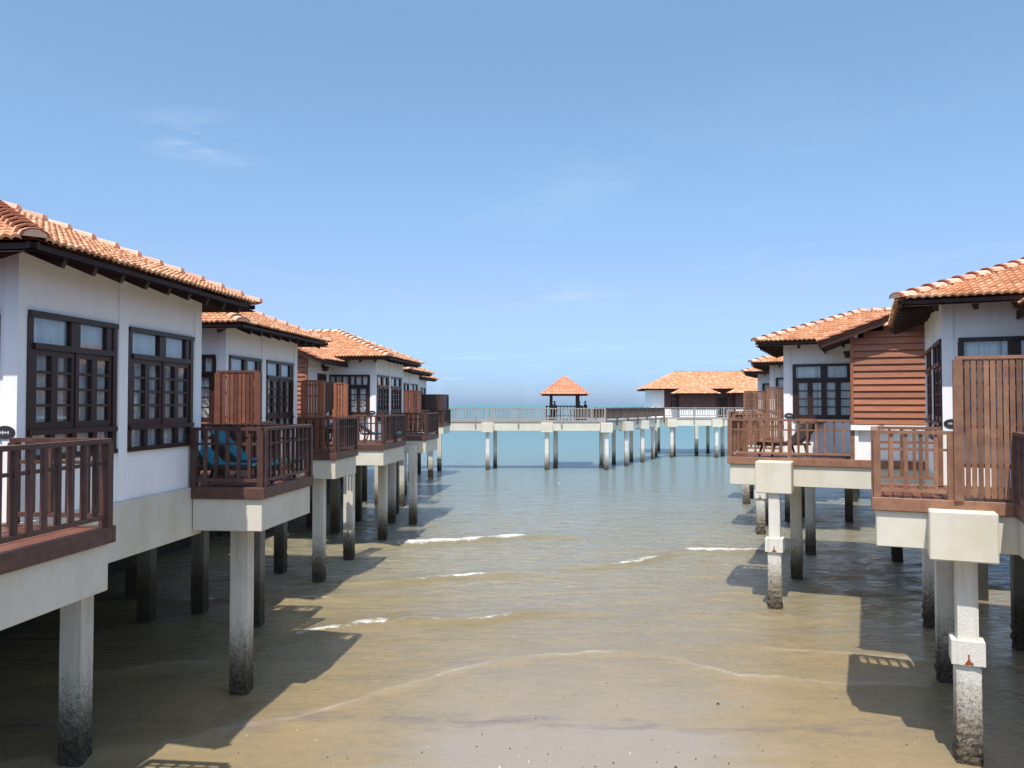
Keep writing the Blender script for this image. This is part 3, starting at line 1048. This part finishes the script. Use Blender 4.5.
# gazebo on the walkway
gz = thing('gazebo', 'small open gazebo with coral pyramid roof on the far footbridge', 'gazebo', (4.68, 71.6, 4.0), R(-2))
rf = MB()
hw, ez, az = 2.05, 2.36, 3.95
E = [(-hw, -hw, ez), (hw, -hw, ez), (hw, hw, ez), (-hw, hw, ez)]
for k in range(4):
    p, q = E[k], E[(k + 1) % 4]
    tiled_face(rf, [p, q, (0, 0, az)], Vector(q) - Vector(p), 0, .26, .36, True)
    quad_slab(rf, [p, q, (0, 0, az)], .12, 0, 1)
gr = rf.build('roof', [M['tile_red'], M['soffit']], gz)
cp = MB()
for k in range(4):
    cap_row(cp, E[k], (0, 0, az), r=.12, step=.4)
cp.build('ridge_tile', M['tile_red'], gr)
for px, py in ((-1.18, -1.18), (1.18, -1.18), (1.18, 1.18), (-1.18, 1.18)):
    m = MB(); m.box(px - .12, px + .12, py - .12, py + .12, 0, 2.5)
    m.build('post', M['frame'], gz, bevel=.01)
m = MB(); m.box(-1.7, 1.7, -1.7, 1.7, -.4, 0)
m.build('floor', M['brown_rail'], gz)
for a, b in (((-1.6, 1.6), (1.6, 1.6)), ((-1.6, -.9), (-1.6, 1.55)), ((1.6, -.9), (1.6, 1.55))):
    r = MB()
    A0, B0 = Vector((*a, 0)), Vector((*b, 0)); d = B0 - A0
    r.bar(A0 + Vector((0, 0, 1.3)), B0 + Vector((0, 0, 1.3)), .1, .1)
    r.bar(A0 + Vector((0, 0, .2)), B0 + Vector((0, 0, .2)), .06, .08)
    for k in range(11):
        p = A0 + d * (k / 10)
        r.bar(p, p + Vector((0, 0, 1.25)), .09, .07, up=d)
    r.build('railing', M['frame'], gz)
m = MB()
m.box(-1.5, 1.5, 1.05, 1.5, .40, .46); m.box(-1.4, -1.3, 1.1, 1.45, 0, .4); m.box(1.3, 1.4, 1.1, 1.45, 0, .4)
m.build('bench', M['frame'], gz)
for px, py in ((-1.5, 1.0), (-.72, 1.3)):
    put('pile', PILE['dark'], gz, (px, py, -4.0))

# ------------------------------------------------------------------ people in the gazebo
def skin_mesh(name, verts, edges, radii, mat, parent, loc=(0, 0, 0)):
    me = bpy.data.meshes.new(name)
    me.from_pydata(verts, edges, [])
    me.materials.append(mat)
    o = put(name, me, parent, loc)
    md = o.modifiers.new('skin', 'SKIN')
    for i, r in enumerate(radii):
        me.skin_vertices[0].data[i].radius = (r, r) if not isinstance(r, tuple) else r
    me.skin_vertices[0].data[0].use_root = True
    md.use_smooth_shade = True
    sb = o.modifiers.new('sub', 'SUBSURF'); sb.levels = 1; sb.render_levels = 2
    return o
def person(label, loc, rz, sit, shirt, trousers):
    t = thing('person', label, 'person', loc, rz, 'people in the gazebo')
    hz = .50 if sit else .92
    dz = hz - .92
    V = [(0, 0, .95 + dz), (0, 0, 1.15 + dz), (0, 0, 1.38 + dz), (0, 0, 1.48 + dz), (0, -.01, 1.56 + dz), (0, -.02, 1.66 + dz)]
    rad = [(.15, .11), (.14, .10), (.16, .10), .055, (.075, .09), (.08, .095)]
    Ed = [(0, 1), (1, 2), (2, 3), (3, 4), (4, 5)]
    for s in (-1, 1):
        i = len(V)
        V += [(s * .20, 0, 1.40 + dz), (s * .25, .02, 1.14 + dz), (s * .22, -.12, .92 + dz), (s * .21, -.18, .86 + dz)]
        rad += [.06, .047, .036, .04]
        Ed += [(2, i), (i, i + 1), (i + 1, i + 2), (i + 2, i + 3)]
        i = len(V)
        if sit:
            V += [(s * .1, -.03, .52), (s * .12, -.42, .50), (s * .12, -.46, .08), (s * .12, -.58, .05)]
        else:
            V += [(s * .1, 0, .86), (s * .11, -.02, .48), (s * .12, .02, .09), (s * .13, -.12, .05)]
        rad += [.09, .065, .042, .045]
        Ed += [(0, i), (i, i + 1), (i + 1, i + 2), (i + 2, i + 3)]
    b = skin_mesh('body', V, Ed, rad, M['skin'], t)
    # shirt over the torso and upper arms, trousers over the legs
    sv = [V[0], V[1], V[2], V[6], V[7], V[14], V[15]]
    skin_mesh('shirt', sv, [(0, 1), (1, 2), (2, 3), (3, 4), (2, 5), (5, 6)], [(.17, .13), (.16, .12), (.175, .12), .075, .065, .075, .065], shirt, t)
    tv = [V[0], V[10], V[11], V[12], V[18], V[19], V[20]]
    skin_mesh('trousers', tv, [(0, 1), (1, 2), (2, 3), (0, 4), (4, 5), (5, 6)], [(.165, .125), .105, .08, .06, .105, .08, .06], trousers, t)
    h = MB()
    for i in range(8):
        for j in range(4):
            def pp(a, e):
                a = 2 * math.pi * a / 8; e = math.pi / 2 * e / 4
                return (.105 * math.cos(a) * math.cos(e), .01 + .115 * math.sin(a) * math.cos(e), 1.66 + dz + .12 * math.sin(e))
            h.face([pp(i, j), pp(i + 1, j), pp(i + 1, j + 1), pp(i, j + 1)])
    h.build('hair', M['hair'], t, smooth=True)
    f = MB()
    f.box(-.012, .012, -.145, -.10, 1.62 + dz, 1.67 + dz)
    f.build('nose', M['skin'], t)
    return t
person('person in blue-grey clothes leaning by the left gazebo post', (3.78, 71.2, 4.0), R(120), False, M['cloth_blue'], M['cloth_dark'])
person('person in blue-grey top beside the right gazebo post', (5.95, 71.0, 4.0), R(60), False, M['cloth_blue'], M['cloth_dark'])
person('person in all dark clothes at the far right of the gazebo', (6.5, 70.95, 4.0), R(-70), False, M['cloth_dark'], M['cloth_dark'])

# ------------------------------------------------------------------ far houses beyond the footbridge bend
def far_chalet(label, loc, rz, w, d, ez, rz_h, front):
    t = thing('chalet', label, 'chalet', loc, rz, 'chalets beyond the footbridge')
    m = MB()
    m.box(0, w, 0, d, 4.0, 7.3)
    m.build('wall', M['maroon'], t)
    m = MB()
    m.box(-.02, w + .02, -.03, .0 - .001, 4.05, 4.95)
    m.build('plinth_wall', M['plaster'], t)
    m = MB(); m.box(-.1, w + .1, -1.2, d + .1, 3.4, 3.99); m.build('floor_slab', M['beam'], t)
    m = MB(); m.box(-.04, 1.35, -.06, d, 4.0, 7.25); m.build('end_wall', M['plaster'], t)
    e = 1.0
    A, B, C, D = (-e, -e, ez), (w + e, -e, ez), (w + e, d + e, ez), (-e, d + e, ez)
    half = d / 2 + e
    P, Q = (-e + half, d / 2, rz_h), (w + e - half, d / 2, rz_h)
    rf = MB(); cp = MB()
    for pts, S in (([A, B, Q, P], (1, 0, 0)), ([B, C, Q], (0, 1, 0)), ([C, D, P, Q], (1, 0, 0)), ([D, A, P], (0, 1, 0))):
        tiled_face(rf, pts, S, 0, .24, .33, True)
        quad_slab(rf, pts, .14, 0, 1)
    for a, b in ((A, P), (B, Q), (C, Q), (D, P), (P, Q)):
        cap_row(cp, a, b, r=.12, step=.45)
    sl = (rz_h - ez) / half
    for (x0, x1, fwd) in front:                       # forward hipped bays
        xm = (x0 + x1) / 2; hh = (x1 - x0) / 2
        lz = ez - sl * fwd
        f0, f1, ap = (x0, -e - fwd, lz), (x1, -e - fwd, lz), (xm, -e - fwd + hh, lz + sl * hh)
        back = ap[1] + .0
        b0, b1 = (x0, -e + .3, lz), (x1, -e + .3, lz)
        rid = (xm, -e + (lz + sl * hh - ez) / sl, lz + sl * hh)
        for pts, S in (([f0, f1, ap], (1, 0, 0)), ([f0, b0, rid, ap], (0, 1, 0)), ([f1, b1, rid, ap], (0, 1, 0))):
            pts = [(p[0], p[1], p[2] + .03) for p in pts]
            tiled_face(rf, pts, S, 0, .24, .33, True)
            quad_slab(rf, pts, .14, 0, 1)
        for a, b in ((f0, ap), (f1, ap), (ap, rid)):
            cap_row(cp, a, b, r=.12, step=.45)
        bm_ = MB(); bm_.box(x0 + .9, x1 - .3, -fwd - .1, -.04, 4.0, lz + .3)
        bm_.build('bay_wall', M['maroon'], t)
        bm_ = MB(); bm_.box(x0 + .85, x1 - .25, -fwd - .15, -fwd - .101, 4.05, 4.95)
        bm_.build('bay_plinth', M['plaster'], t)
    roof = rf.build('roof', [M['tile'], M['soffit']], t)
    cp.build('ridge_tile', M['cap'], roof)
    return t
f1 = far_chalet('far chalet with broad orange hipped roof just past the footbridge bend', (15.4, 88.2, 0), R(-3), 13.5, 6.0, 7.15, 9.15, [(2.0, 7.0, 1.1), (8.0, 13.5, 1.0)])
f2 = far_chalet('far chalet behind the right row, mostly hidden by the nearer chalets', (30.6, 87.4, 0), R(-3), 12.5, 6.0, 7.15, 9.15, [(1.5, 6.5, 1.1)])
for (x, w) in ((2.1, .9), (3.3, 1.5), (7.3, .9)):
    fr = make_window(f1, (x - .0, -.04 if x < 7 else -.05, 0), (1, 0, 0), (0, -1, 0), w, 5.0, 6.3, 3, 3, simple=True, seed=9)
m = MB(); m.box(7.25, 8.15, -.06, -.035, 4.05, 6.2); m.build('door', M['dark'], f1)
for x, y in ((17.4, 86.6), (19.9, 86.4), (22, 90), (24.5, 86.4), (21.6, 94), (17.2, 94)):
    lx, ly = to_local(f1, x, y); put('pile', PILE['dark'], f1, (lx, ly, 0))
for x, y in ((32, 86.2), (36, 86.2)):
    lx, ly = to_local(f2, x, y); put('pile', PILE['dark'], f2, (lx, ly, 0))

# ------------------------------------------------------------------ sea and sand
def vnoise(x, y, seed=0):
    xi, yi = np.floor(x).astype(np.int64), np.floor(y).astype(np.int64)
    fx, fy = x - xi, y - yi
    fx = fx * fx * (3 - 2 * fx); fy = fy * fy * (3 - 2 * fy)
    def h(a, b):
        n = (a * 374761393 + b * 668265263 + seed * 982451653) & 0xffffffff
        n = ((n ^ (n >> 13)) * 1274126177) & 0xffffffff
        return ((n ^ (n >> 16)) & 0xffff) / 65535.
    return (h(xi, yi) * (1 - fx) + h(xi + 1, yi) * fx) * (1 - fy) + (h(xi, yi + 1) * (1 - fx) + h(xi + 1, yi + 1) * fx) * fy
def fbm(x, y, seed=0, o=4):
    s, a, t = 0, .5, 0
    for k in range(o):
        s = s + a * vnoise(x * 2 ** k + 17.3 * k, y * 2 ** k, seed + k); t += a; a *= .5
    return s / t

def axis(lo, hi, st, far_lo, far_hi, g=1.16):
    core = list(np.arange(lo, hi, st))
    a = [];  d = st; p = core[-1]
    while p < far_hi:
        d *= g; p += d; a.append(p)
    b = []; d = st; p = core[0]
    while p > far_lo:
        d *= g; p -= d; b.append(p)
    return np.array(b[::-1] + core + a)

# foam lines: (x, y) along the crest, width, strength
FOAM = [([(-5.4, 31.2), (-3.87, 31.7), (-2, 32.4), (.0, 33.2), (1.0, 33.5)], .30, 1.05),
        ([(-3.7, 24.9), (-2.75, 25.2), (-1.6, 25.6), (-.7, 25.9), (-.3, 26.1)], .22, .9),
        ([(2.4, 27.2), (3.46, 27.5), (4.36, 27.9), (5.2, 28.8), (6.1, 29.7)], .17, .8),
        ([(5.9, 30.0), (6.86, 30.3), (8.2, 30.1), (9.3, 30.1), (10.4, 30.3)], .22, .95),
        ([(-6.2, 18.7), (-5, 19.3), (-3.9, 20.0), (-2.9, 20.3), (-.8, 20.6), (.34, 21.4)], .16, .85),
        ([(-5.5, 13.4), (-3.77, 14.2), (-2.5, 15.5), (-1.4, 16.4), (-.37, 17.25), (.7, 17.7), (1.8, 17.9), (2.9, 17.9), (3.85, 17.25), (4.66, 16.4), (6.4, 15.9), (8.4, 15.8)], .07, .55),
        ([(-8.4, 12.2), (-6.4, 12.9), (-5.2, 13.3), (-4.7, 14.0)], .14, .7),
        ([(-8.5, 16.6), (-7, 17.2), (-5.6, 17.2)], .12, .6),
        ([(5.5, 18.3), (7.0, 17.9), (9.5, 17.2)], .08, .5),
        ([(-10, 22.3), (-7.6, 22.8), (-6.0, 22.6), (-4.4, 22.9)], .2, .6)]

xs = axis(-10.5, 12.5, .085, -9000, 9000)
ys = axis(9.0, 40.0, .085, 3.0, 9000, 1.035)
GX, GY = np.meshgrid(xs, ys)
Z = np.zeros_like(GX)
near = np.clip((60 - GY) / 25, 0, 1) * np.clip((30 - np.abs(GX)) / 10, 0, 1)
wamp = np.clip((GY - 13) / 12, .05, 1)
warpx = GX + 2.2 * (fbm(GX * .25, GY * .25, 3) - .5)
warpy = GY + 2.2 * (fbm(GX * .25, GY * .25, 5) - .5)
Z += near * wamp * (.075 * (fbm(warpx * .5, warpy * 1.25, 11, 4) - .5) + .05 * (fbm(warpx * 1.4, warpy * 3.0, 21, 3) - .5))
foam = np.zeros_like(GX)
crest = np.zeros_like(GX)
swash = np.zeros_like(GX)
swell_shade = np.zeros_like(GX)
for pts, w, st in FOAM:
    px = np.array([p[0] for p in pts]); py = np.array([p[1] for p in pts])
    fy = np.interp(GX, px, py) + .4 * (fbm(GX * .9, GX * 0 + w * 30, 31, 3) - .5) + .14 * (fbm(GX * 3.1, GX * 0 + w * 30, 33, 2) - .5)
    ends = np.clip((GX - px[0]) / .9, 0, 1) * np.clip((px[-1] - GX) / .9, 0, 1)
    dy = GY - fy                                        # positive: seaward (behind the crest)
    ww = (1.6 if w > .15 else 1.) * w * (.25 + 1.5 * fbm(GX * .9, GY * .4, 41, 3))
    prof = np.where(dy < 0, np.exp(-(dy / (ww * .45)) ** 2), np.maximum(np.exp(-(dy / (ww * 1.2)) ** 2), .55 * np.exp(-dy / (ww * 1.8 + .02))))
    if w < .15:
        swash = np.maximum(swash, ends * np.where(dy > 0, np.exp(-(dy / .05) ** 2), .85 * np.exp(-np.abs(dy) / .06)) * np.clip(2.2 * fbm(GX * .7, GY * .5, 81, 3) - .45, 0, 1))
        prof = prof * .45
    brk = np.clip(2.6 * fbm(GX * 1.1 + w * 50, GY * .6, 91, 3) - .45, .4, 1.1)
    foam = np.maximum(foam, st * ends * prof * brk)
    far_ends = np.clip((GX - px[0] + 3) / 3, 0, 1) * np.clip((px[-1] + 3 - GX) / 3, 0, 1)
    if w > .15:
        swell_shade = np.maximum(swell_shade, np.clip((GX - px[0] + 2) / 2, 0, 1) * np.clip((px[-1] + 2.5 - GX) / 2.5, 0, 1) * np.exp(-((dy + .28) / .34) ** 2) * np.clip(.3 + 1.1 * fbm(GX * .6, GY * .6, 95, 3), 0, 1))
    hgt = .42 * min(w, .3)
    crest = np.maximum(crest, far_ends * hgt * np.where(dy < 0, np.exp(-(dy / .28) ** 2), np.exp(-(dy / .8) ** 2)))
Z += crest
# beach: the water thins out towards the camera
edge = 13.1 + .5 * np.sin(GX * .35 + 1) + 1.4 * (fbm(GX * .3, GY * .2, 51, 3) - .5) - .18 * np.abs(GX - 2.2)
Z += -.03
verts = np.stack([GX, GY, Z], -1).reshape(-1, 3)
nx_, ny_ = len(xs), len(ys)
idx = np.arange(nx_ * ny_).reshape(ny_, nx_)
quads = np.stack([idx[:-1, :-1], idx[:-1, 1:], idx[1:, 1:], idx[1:, :-1]], -1).reshape(-1, 4)

def grid_obj(name, verts, quads, mat, attrs=()):
    me = bpy.data.meshes.new(name)
    me.vertices.add(len(verts)); me.vertices.foreach_set('co', verts.astype(np.float32).ravel())
    me.loops.add(quads.size); me.loops.foreach_set('vertex_index', quads.astype(np.int32).ravel())
    me.polygons.add(len(quads))
    me.polygons.foreach_set('loop_start', np.arange(0, quads.size, 4, dtype=np.int32))
    me.polygons.foreach_set('use_smooth', np.ones(len(quads), bool))
    me.update(calc_edges=True)
    for n, a in attrs:
        at = me.attributes.new(n, 'FLOAT', 'POINT')
        at.data.foreach_set('value', a.astype(np.float32).ravel())
    me.materials.append(mat)
    o = put(name, me)
    o['kind'] = 'structure'
    return o

def sea_material():
    m, nt, b = new_mat('sea_water')
    nt.nodes.remove(b)
    out = nt.nodes['Material Output']
    geo = N(nt, 'ShaderNodeNewGeometry')
    pos = geo.outputs['Position']
    sep = N(nt, 'ShaderNodeSeparateXYZ'); L(nt, pos, sep.inputs[0])
    y = sep.outputs[1]
    lown = noise(nt, pos, .09, 4, .55, (.6, 1.6, 1))
    midn = noise(nt, pos, .55, 5, .6, (.5, 1.5, 1))
    yy = math_n(nt, 'ADD', y, math_n(nt, 'MULTIPLY', math_n(nt, 'SUBTRACT', lown, .5), 14))
    yy = math_n(nt, 'ADD', yy, math_n(nt, 'MULTIPLY', math_n(nt, 'SUBTRACT', midn, .5), 5))
    yy = math_n(nt, 'MAXIMUM', yy, 9.)
    f = math_n(nt, 'DIVIDE', 9., yy)
    c = ramp(nt, f, [(0., (.05, .215, .215)), (.03, (.075, .23, .23)), (.085, (.145, .265, .26)), (.125, (.165, .23, .215)), (.18, (.20, .22, .17)),
                     (.26, (.255, .235, .155)), (.36, (.295, .24, .135)), (.5, (.295, .22, .11)), (.75, (.32, .235, .12)), (1, (.32, .24, .13))])
    pat = math_n(nt, 'ADD', math_n(nt, 'MULTIPLY', noise(nt, pos, .9, 6, .7, (.85, 1.05, 1)), .55), math_n(nt, 'MULTIPLY', noise(nt, pos, 5.0, 5, .7, (1, .9, 1)), .45))
    c = mix_col(nt, maprange(nt, pat, .42, .62, 0, .75), c, mix_col(nt, .5, c, (.135, .135, .095)))
    swl = N(nt, 'ShaderNodeAttribute', attribute_name='swell_shade')
    c = mix_col(nt, math_n(nt, 'MULTIPLY', swl.outputs['Fac'], .55), c, (.17, .135, .07))  # wave-front shading painted in together with sediment brown
    # sky reflection painted as grey on the thin water over the sand
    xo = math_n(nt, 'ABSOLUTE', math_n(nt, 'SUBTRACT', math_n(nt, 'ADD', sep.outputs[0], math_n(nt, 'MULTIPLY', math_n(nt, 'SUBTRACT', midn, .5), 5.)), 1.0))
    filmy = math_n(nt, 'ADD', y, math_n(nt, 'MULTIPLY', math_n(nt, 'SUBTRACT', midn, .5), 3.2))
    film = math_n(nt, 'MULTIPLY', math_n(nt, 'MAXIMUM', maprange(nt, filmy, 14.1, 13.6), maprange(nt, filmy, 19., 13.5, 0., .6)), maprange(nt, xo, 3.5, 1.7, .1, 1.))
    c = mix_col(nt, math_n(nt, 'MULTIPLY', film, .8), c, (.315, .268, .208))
    edge_l = math_n(nt, 'MULTIPLY', maprange(nt, filmy, 13.4, 13.9), maprange(nt, filmy, 14.25, 14.0))
    dn = noise(nt, pos, 1.0, 5, .7, (1., 3., 1))
    c = mix_col(nt, math_n(nt, 'MULTIPLY', edge_l, maprange(nt, dn, .44, .62, 0, .85)), c, (.19, .15, .12))
    grit = noise(nt, pos, 34, 3, .7)
    c = mix_col(nt, math_n(nt, 'MULTIPLY', maprange(nt, filmy, 15.5, 13.), maprange(nt, grit, .60, .74, 0, .45)), c, (.16, .13, .09))
    grit2 = noise(nt, pos, 60, 2, .5)
    c = mix_col(nt, math_n(nt, 'MULTIPLY', maprange(nt, filmy, 15., 13.), maprange(nt, grit2, .66, .74, 0, .5)), c, (.6, .55, .48))
    # foam
    at = N(nt, 'ShaderNodeAttribute', attribute_name='foam')
    fn = noise(nt, pos, 4.2, 7, .75)
    ff = math_n(nt, 'ADD', at.outputs['Fac'], math_n(nt, 'MULTIPLY', math_n(nt, 'SUBTRACT', fn, .5), 2.6))
    ff = maprange(nt, ff, .45, 1.05)
    ff = math_n(nt, 'MULTIPLY', ff, maprange(nt, at.outputs['Fac'], .03, .35))
    sw = N(nt, 'ShaderNodeAttribute', attribute_name='swash')
    c = mix_col(nt, math_n(nt, 'MULTIPLY', sw.outputs['Fac'], maprange(nt, fn, .3, .7, .25, .8)), c, (.58, .52, .41))
    dif = N(nt, 'ShaderNodeBsdfDiffuse')
    c2 = mix_col(nt, ff, c, mix_col(nt, fn, (.5, .48, .42), (.78, .77, .73)))
    L(nt, c2, dif.inputs['Color'])
    gl = N(nt, 'ShaderNodeBsdfGlossy')
    gl.inputs['Roughness'].default_value = .09
    gl.inputs['Color'].default_value = (.95, .97, 1, 1)
    # ripples: fine near the shore, larger out at sea
    w1 = noise(nt, pos, 2.2, 6, .66, (.75, 1.2, 1))
    w2 = noise(nt, pos, .55, 6, .66, (.7, 1.2, 1))
    w3 = noise(nt, pos, 9, 4, .65)
    amp = maprange(nt, y, 13, 30, .3, 2.2)
    hsum = math_n(nt, 'ADD', math_n(nt, 'MULTIPLY', w1, .2), math_n(nt, 'MULTIPLY', w2, .42))
    hsum = math_n(nt, 'ADD', hsum, math_n(nt, 'MULTIPLY', w3, .035))
    hsum = math_n(nt, 'MULTIPLY', hsum, amp)
    bp = N(nt, 'ShaderNodeBump'); bp.inputs['Strength'].default_value = 1.; bp.inputs['Distance'].default_value = .5
    L(nt, hsum, bp.inputs['Height'])
    L(nt, bp.outputs[0], gl.inputs['Normal'])
    bp2 = N(nt, 'ShaderNodeBump'); bp2.inputs['Strength'].default_value = .35; bp2.inputs['Distance'].default_value = .5
    L(nt, hsum, bp2.inputs['Height'])
    L(nt, bp2.outputs[0], dif.inputs['Normal'])
    fr = N(nt, 'ShaderNodeFresnel'); fr.inputs[0].default_value = 1.33
    L(nt, bp2.outputs[0], fr.inputs['Normal'])
    fac = math_n(nt, 'MINIMUM', math_n(nt, 'MULTIPLY', fr.outputs[0], 1.3), maprange(nt, y, 30, 75, .6, .42))
    fac = math_n(nt, 'MULTIPLY', fac, math_n(nt, 'SUBTRACT', 1., math_n(nt, 'MAXIMUM', ff, math_n(nt, 'MULTIPLY', swl.outputs['Fac'], .6))))
    mx = N(nt, 'ShaderNodeMixShader')
    L(nt, fac, mx.inputs[0]); L(nt, dif.outputs[0], mx.inputs[1]); L(nt, gl.outputs[0], mx.inputs[2])
    L(nt, mx.outputs[0], out.inputs[0])
    return m
grid_obj('sea_water', verts, quads, sea_material(), [('foam', foam), ('swash', swash), ('swell_shade', swell_shade)])

# beach sand: emerges from the water close to the camera
bx = np.arange(-16, 18, .11); by = np.arange(2.0, 17.0, .09)
BX, BY = np.meshgrid(bx, by)
edge = 10.6 + .35 * np.sin(BX * .45 + .6) + 1.0 * (fbm(BX * .35, BY * .15, 51, 3) - .5) + .25 * np.clip(2.5 - np.abs(BX - 2), -3, 1)
BZ = .012 * (edge - BY) * 1.0
BZ += .012 * (fbm(BX * 1.2, BY * 2.2, 61, 4) - .5) + .007 * (fbm(BX * 5, BY * 6, 71, 2) - .5)
BZ = np.where(BY > edge, -.004 - .05 * (BY - edge), BZ + .0)
BZ -= .012
i2 = np.arange(BX.size).reshape(BX.shape)
q2 = np.stack([i2[:-1, :-1], i2[:-1, 1:], i2[1:, 1:], i2[1:, :-1]], -1).reshape(-1, 4)
def sand_material():
    m, nt, b = new_mat('wet_sand')
    geo = N(nt, 'ShaderNodeNewGeometry')
    pos = geo.outputs['Position']
    sep = N(nt, 'ShaderNodeSeparateXYZ'); L(nt, pos, sep.inputs[0])
    n1 = noise(nt, pos, .8, 5, .6, (.8, 1.6, 1))
    n2 = noise(nt, pos, 26, 5, .7)
    n3 = noise(nt, pos, 3.2, 5, .65, (.5, 2.2, 1))
    c = mix_col(nt, maprange(nt, n1, .35, .65), (.33, .255, .16), (.38, .30, .20))
    # wet middle of the beach, its sky reflection painted in as grey
    xo = math_n(nt, 'ABSOLUTE', math_n(nt, 'SUBTRACT', math_n(nt, 'ADD', sep.outputs[0], math_n(nt, 'MULTIPLY', math_n(nt, 'SUBTRACT', n1, .5), 1.5)), 1.0))
    wet = maprange(nt, xo, 2.9, 2.1)
    c = mix_col(nt, math_n(nt, 'MULTIPLY', wet, .75), c, (.36, .31, .255))
    c = mix_col(nt, maprange(nt, n3, .56, .74, 0, .5), c, (.22, .18, .125))
    c = mix_col(nt, maprange(nt, n2, .6, .75, 0, .4), c, (.15, .125, .09))
    L(nt, c, b.inputs['Base Color'])
    L(nt, maprange(nt, wet, 0, 1, .7, .42), b.inputs['Roughness'])
    b.inputs['Specular IOR Level'].default_value = .5
    bump(nt, b, math_n(nt, 'ADD', math_n(nt, 'MULTIPLY', n2, .3), n3), .35, .03)
    return m
grid_obj('beach_sand', np.stack([BX, BY, BZ], -1).reshape(-1, 3), q2, sand_material())

# pebbles and shell grit lying on the beach: too small and many to count
pb = MB()
rnd = random.Random(3)
for k in range(150):
    x, y = rnd.gauss(2, 3.2), 11.3 + abs(rnd.gauss(0, 1.6))
    big = rnd.random() < .07
    r = rnd.uniform(.02, .038) if big else rnd.uniform(.006, .015)
    mi = 0 if (big or rnd.random() < .75) else 1
    zc = -.02
    n = 6
    base = [(x + r * math.cos(i * 2 * math.pi / n) * rnd.uniform(.7, 1.3), y + r * math.sin(i * 2 * math.pi / n) * rnd.uniform(.7, 1.2), zc - .01) for i in range(n)]
    top = (x + rnd.uniform(-.3, .3) * r, y, zc + r * .8)
    mid = [(x + (p[0] - x) * .75, y + (p[1] - y) * .75, zc + r * .55) for p in base]
    for i in range(n):
        j = (i + 1) % n
        pb.face([base[i], base[j], mid[j], mid[i]], mi)
        pb.face([mid[i], mid[j], top], mi)
po = pb.build('pebbles', [M['stone'], M['shell']])
po['kind'] = 'stuff'; po['label'] = 'scattered dark pebbles and pale shell grit on the wet sand'; po['category'] = 'pebbles'

# ------------------------------------------------------------------ sun and sky
S = Vector((-.12, -.50, 1.0)).normalized()
sun = bpy.data.lights.new('sun', 'SUN')
sun.energy = 5.0
sun.angle = R(.5)
sun.color = (1., .955, .88)
so = bpy.data.objects.new('sun', sun); COL.objects.link(so)
so.rotation_euler = S.to_track_quat('Z', 'Y').to_euler()
so.location = (0, 0, 60)

w = bpy.data.worlds.new('World'); scene.world = w
w.use_nodes = True
nt = w.node_tree
bg = nt.nodes['Background']
sky = N(nt, 'ShaderNodeTexSky', sky_type='NISHITA')
sky.sun_disc = False
sky.sun_elevation = math.asin(S.z)
sky.sun_rotation = math.atan2(S.x, S.y)
sky.air_density = 1.0; sky.dust_density = .6; sky.ozone_density = 1.6
tc = N(nt, 'ShaderNodeTexCoord')
sp = N(nt, 'ShaderNodeSeparateXYZ'); L(nt, tc.outputs['Generated'], sp.inputs[0])
zc = math_n(nt, 'MAXIMUM', sp.outputs[2], .03)
px = math_n(nt, 'DIVIDE', sp.outputs[0], zc); py = math_n(nt, 'DIVIDE', sp.outputs[1], zc)
cb = N(nt, 'ShaderNodeCombineXYZ'); L(nt, px, cb.inputs[0]); L(nt, py, cb.inputs[1])
cl = noise(nt, cb.outputs[0], .55, 7, .62, (1, .7, 1))
cl2 = noise(nt, cb.outputs[0], .22, 3, .5)
cf = math_n(nt, 'MULTIPLY', maprange(nt, cl, .5, .8, 0, .34), maprange(nt, cl2, .45, .65))
dx_ = math_n(nt, 'MULTIPLY', math_n(nt, 'ADD', px, 1.16), 1.3); dy_ = math_n(nt, 'MULTIPLY', math_n(nt, 'SUBTRACT', py, 3.05), .9)
dd_ = math_n(nt, 'SQRT', math_n(nt, 'ADD', math_n(nt, 'MULTIPLY', dx_, dx_), math_n(nt, 'MULTIPLY', dy_, dy_)))
wisp = math_n(nt, 'MULTIPLY', maprange(nt, dd_, .42, .05), maprange(nt, noise(nt, cb.outputs[0], 2.6, 6, .65, (1, 1.6, 1)), .45, .75, 0, .26))
cf = math_n(nt, 'ADD', cf, wisp, True)
# blue tinted by height; overhead sky brightened to lift the shaded walls
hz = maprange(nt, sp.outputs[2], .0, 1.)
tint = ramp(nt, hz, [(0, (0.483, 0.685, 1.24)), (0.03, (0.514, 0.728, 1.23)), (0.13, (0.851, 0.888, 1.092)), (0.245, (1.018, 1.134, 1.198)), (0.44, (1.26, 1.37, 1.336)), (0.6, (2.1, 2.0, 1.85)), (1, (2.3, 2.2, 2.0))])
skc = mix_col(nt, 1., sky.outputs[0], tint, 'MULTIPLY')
skc = mix_col(nt, cf, skc, (7.5, 8.2, 9.0))
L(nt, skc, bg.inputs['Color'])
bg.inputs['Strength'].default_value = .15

# ------------------------------------------------------------------ camera
cam = bpy.data.cameras.new('camera')
cam.sensor_width = 36; cam.lens = 36 * 800 / 1024
cam.clip_start = .1; cam.clip_end = 20000
co = bpy.data.objects.new('camera', cam); COL.objects.link(co)
co.location = (0, 0, CAM_Z)
co.rotation_euler = (R(90 + 1.432), 0, 0)
scene.camera = co

scene.view_settings.view_transform = 'Standard'
scene.view_settings.look = 'None'
scene.view_settings.exposure = 0
scene.cycles.max_bounces = 8
scene.cycles.transparent_max_bounces = 12
scene.cycles.use_denoising = True
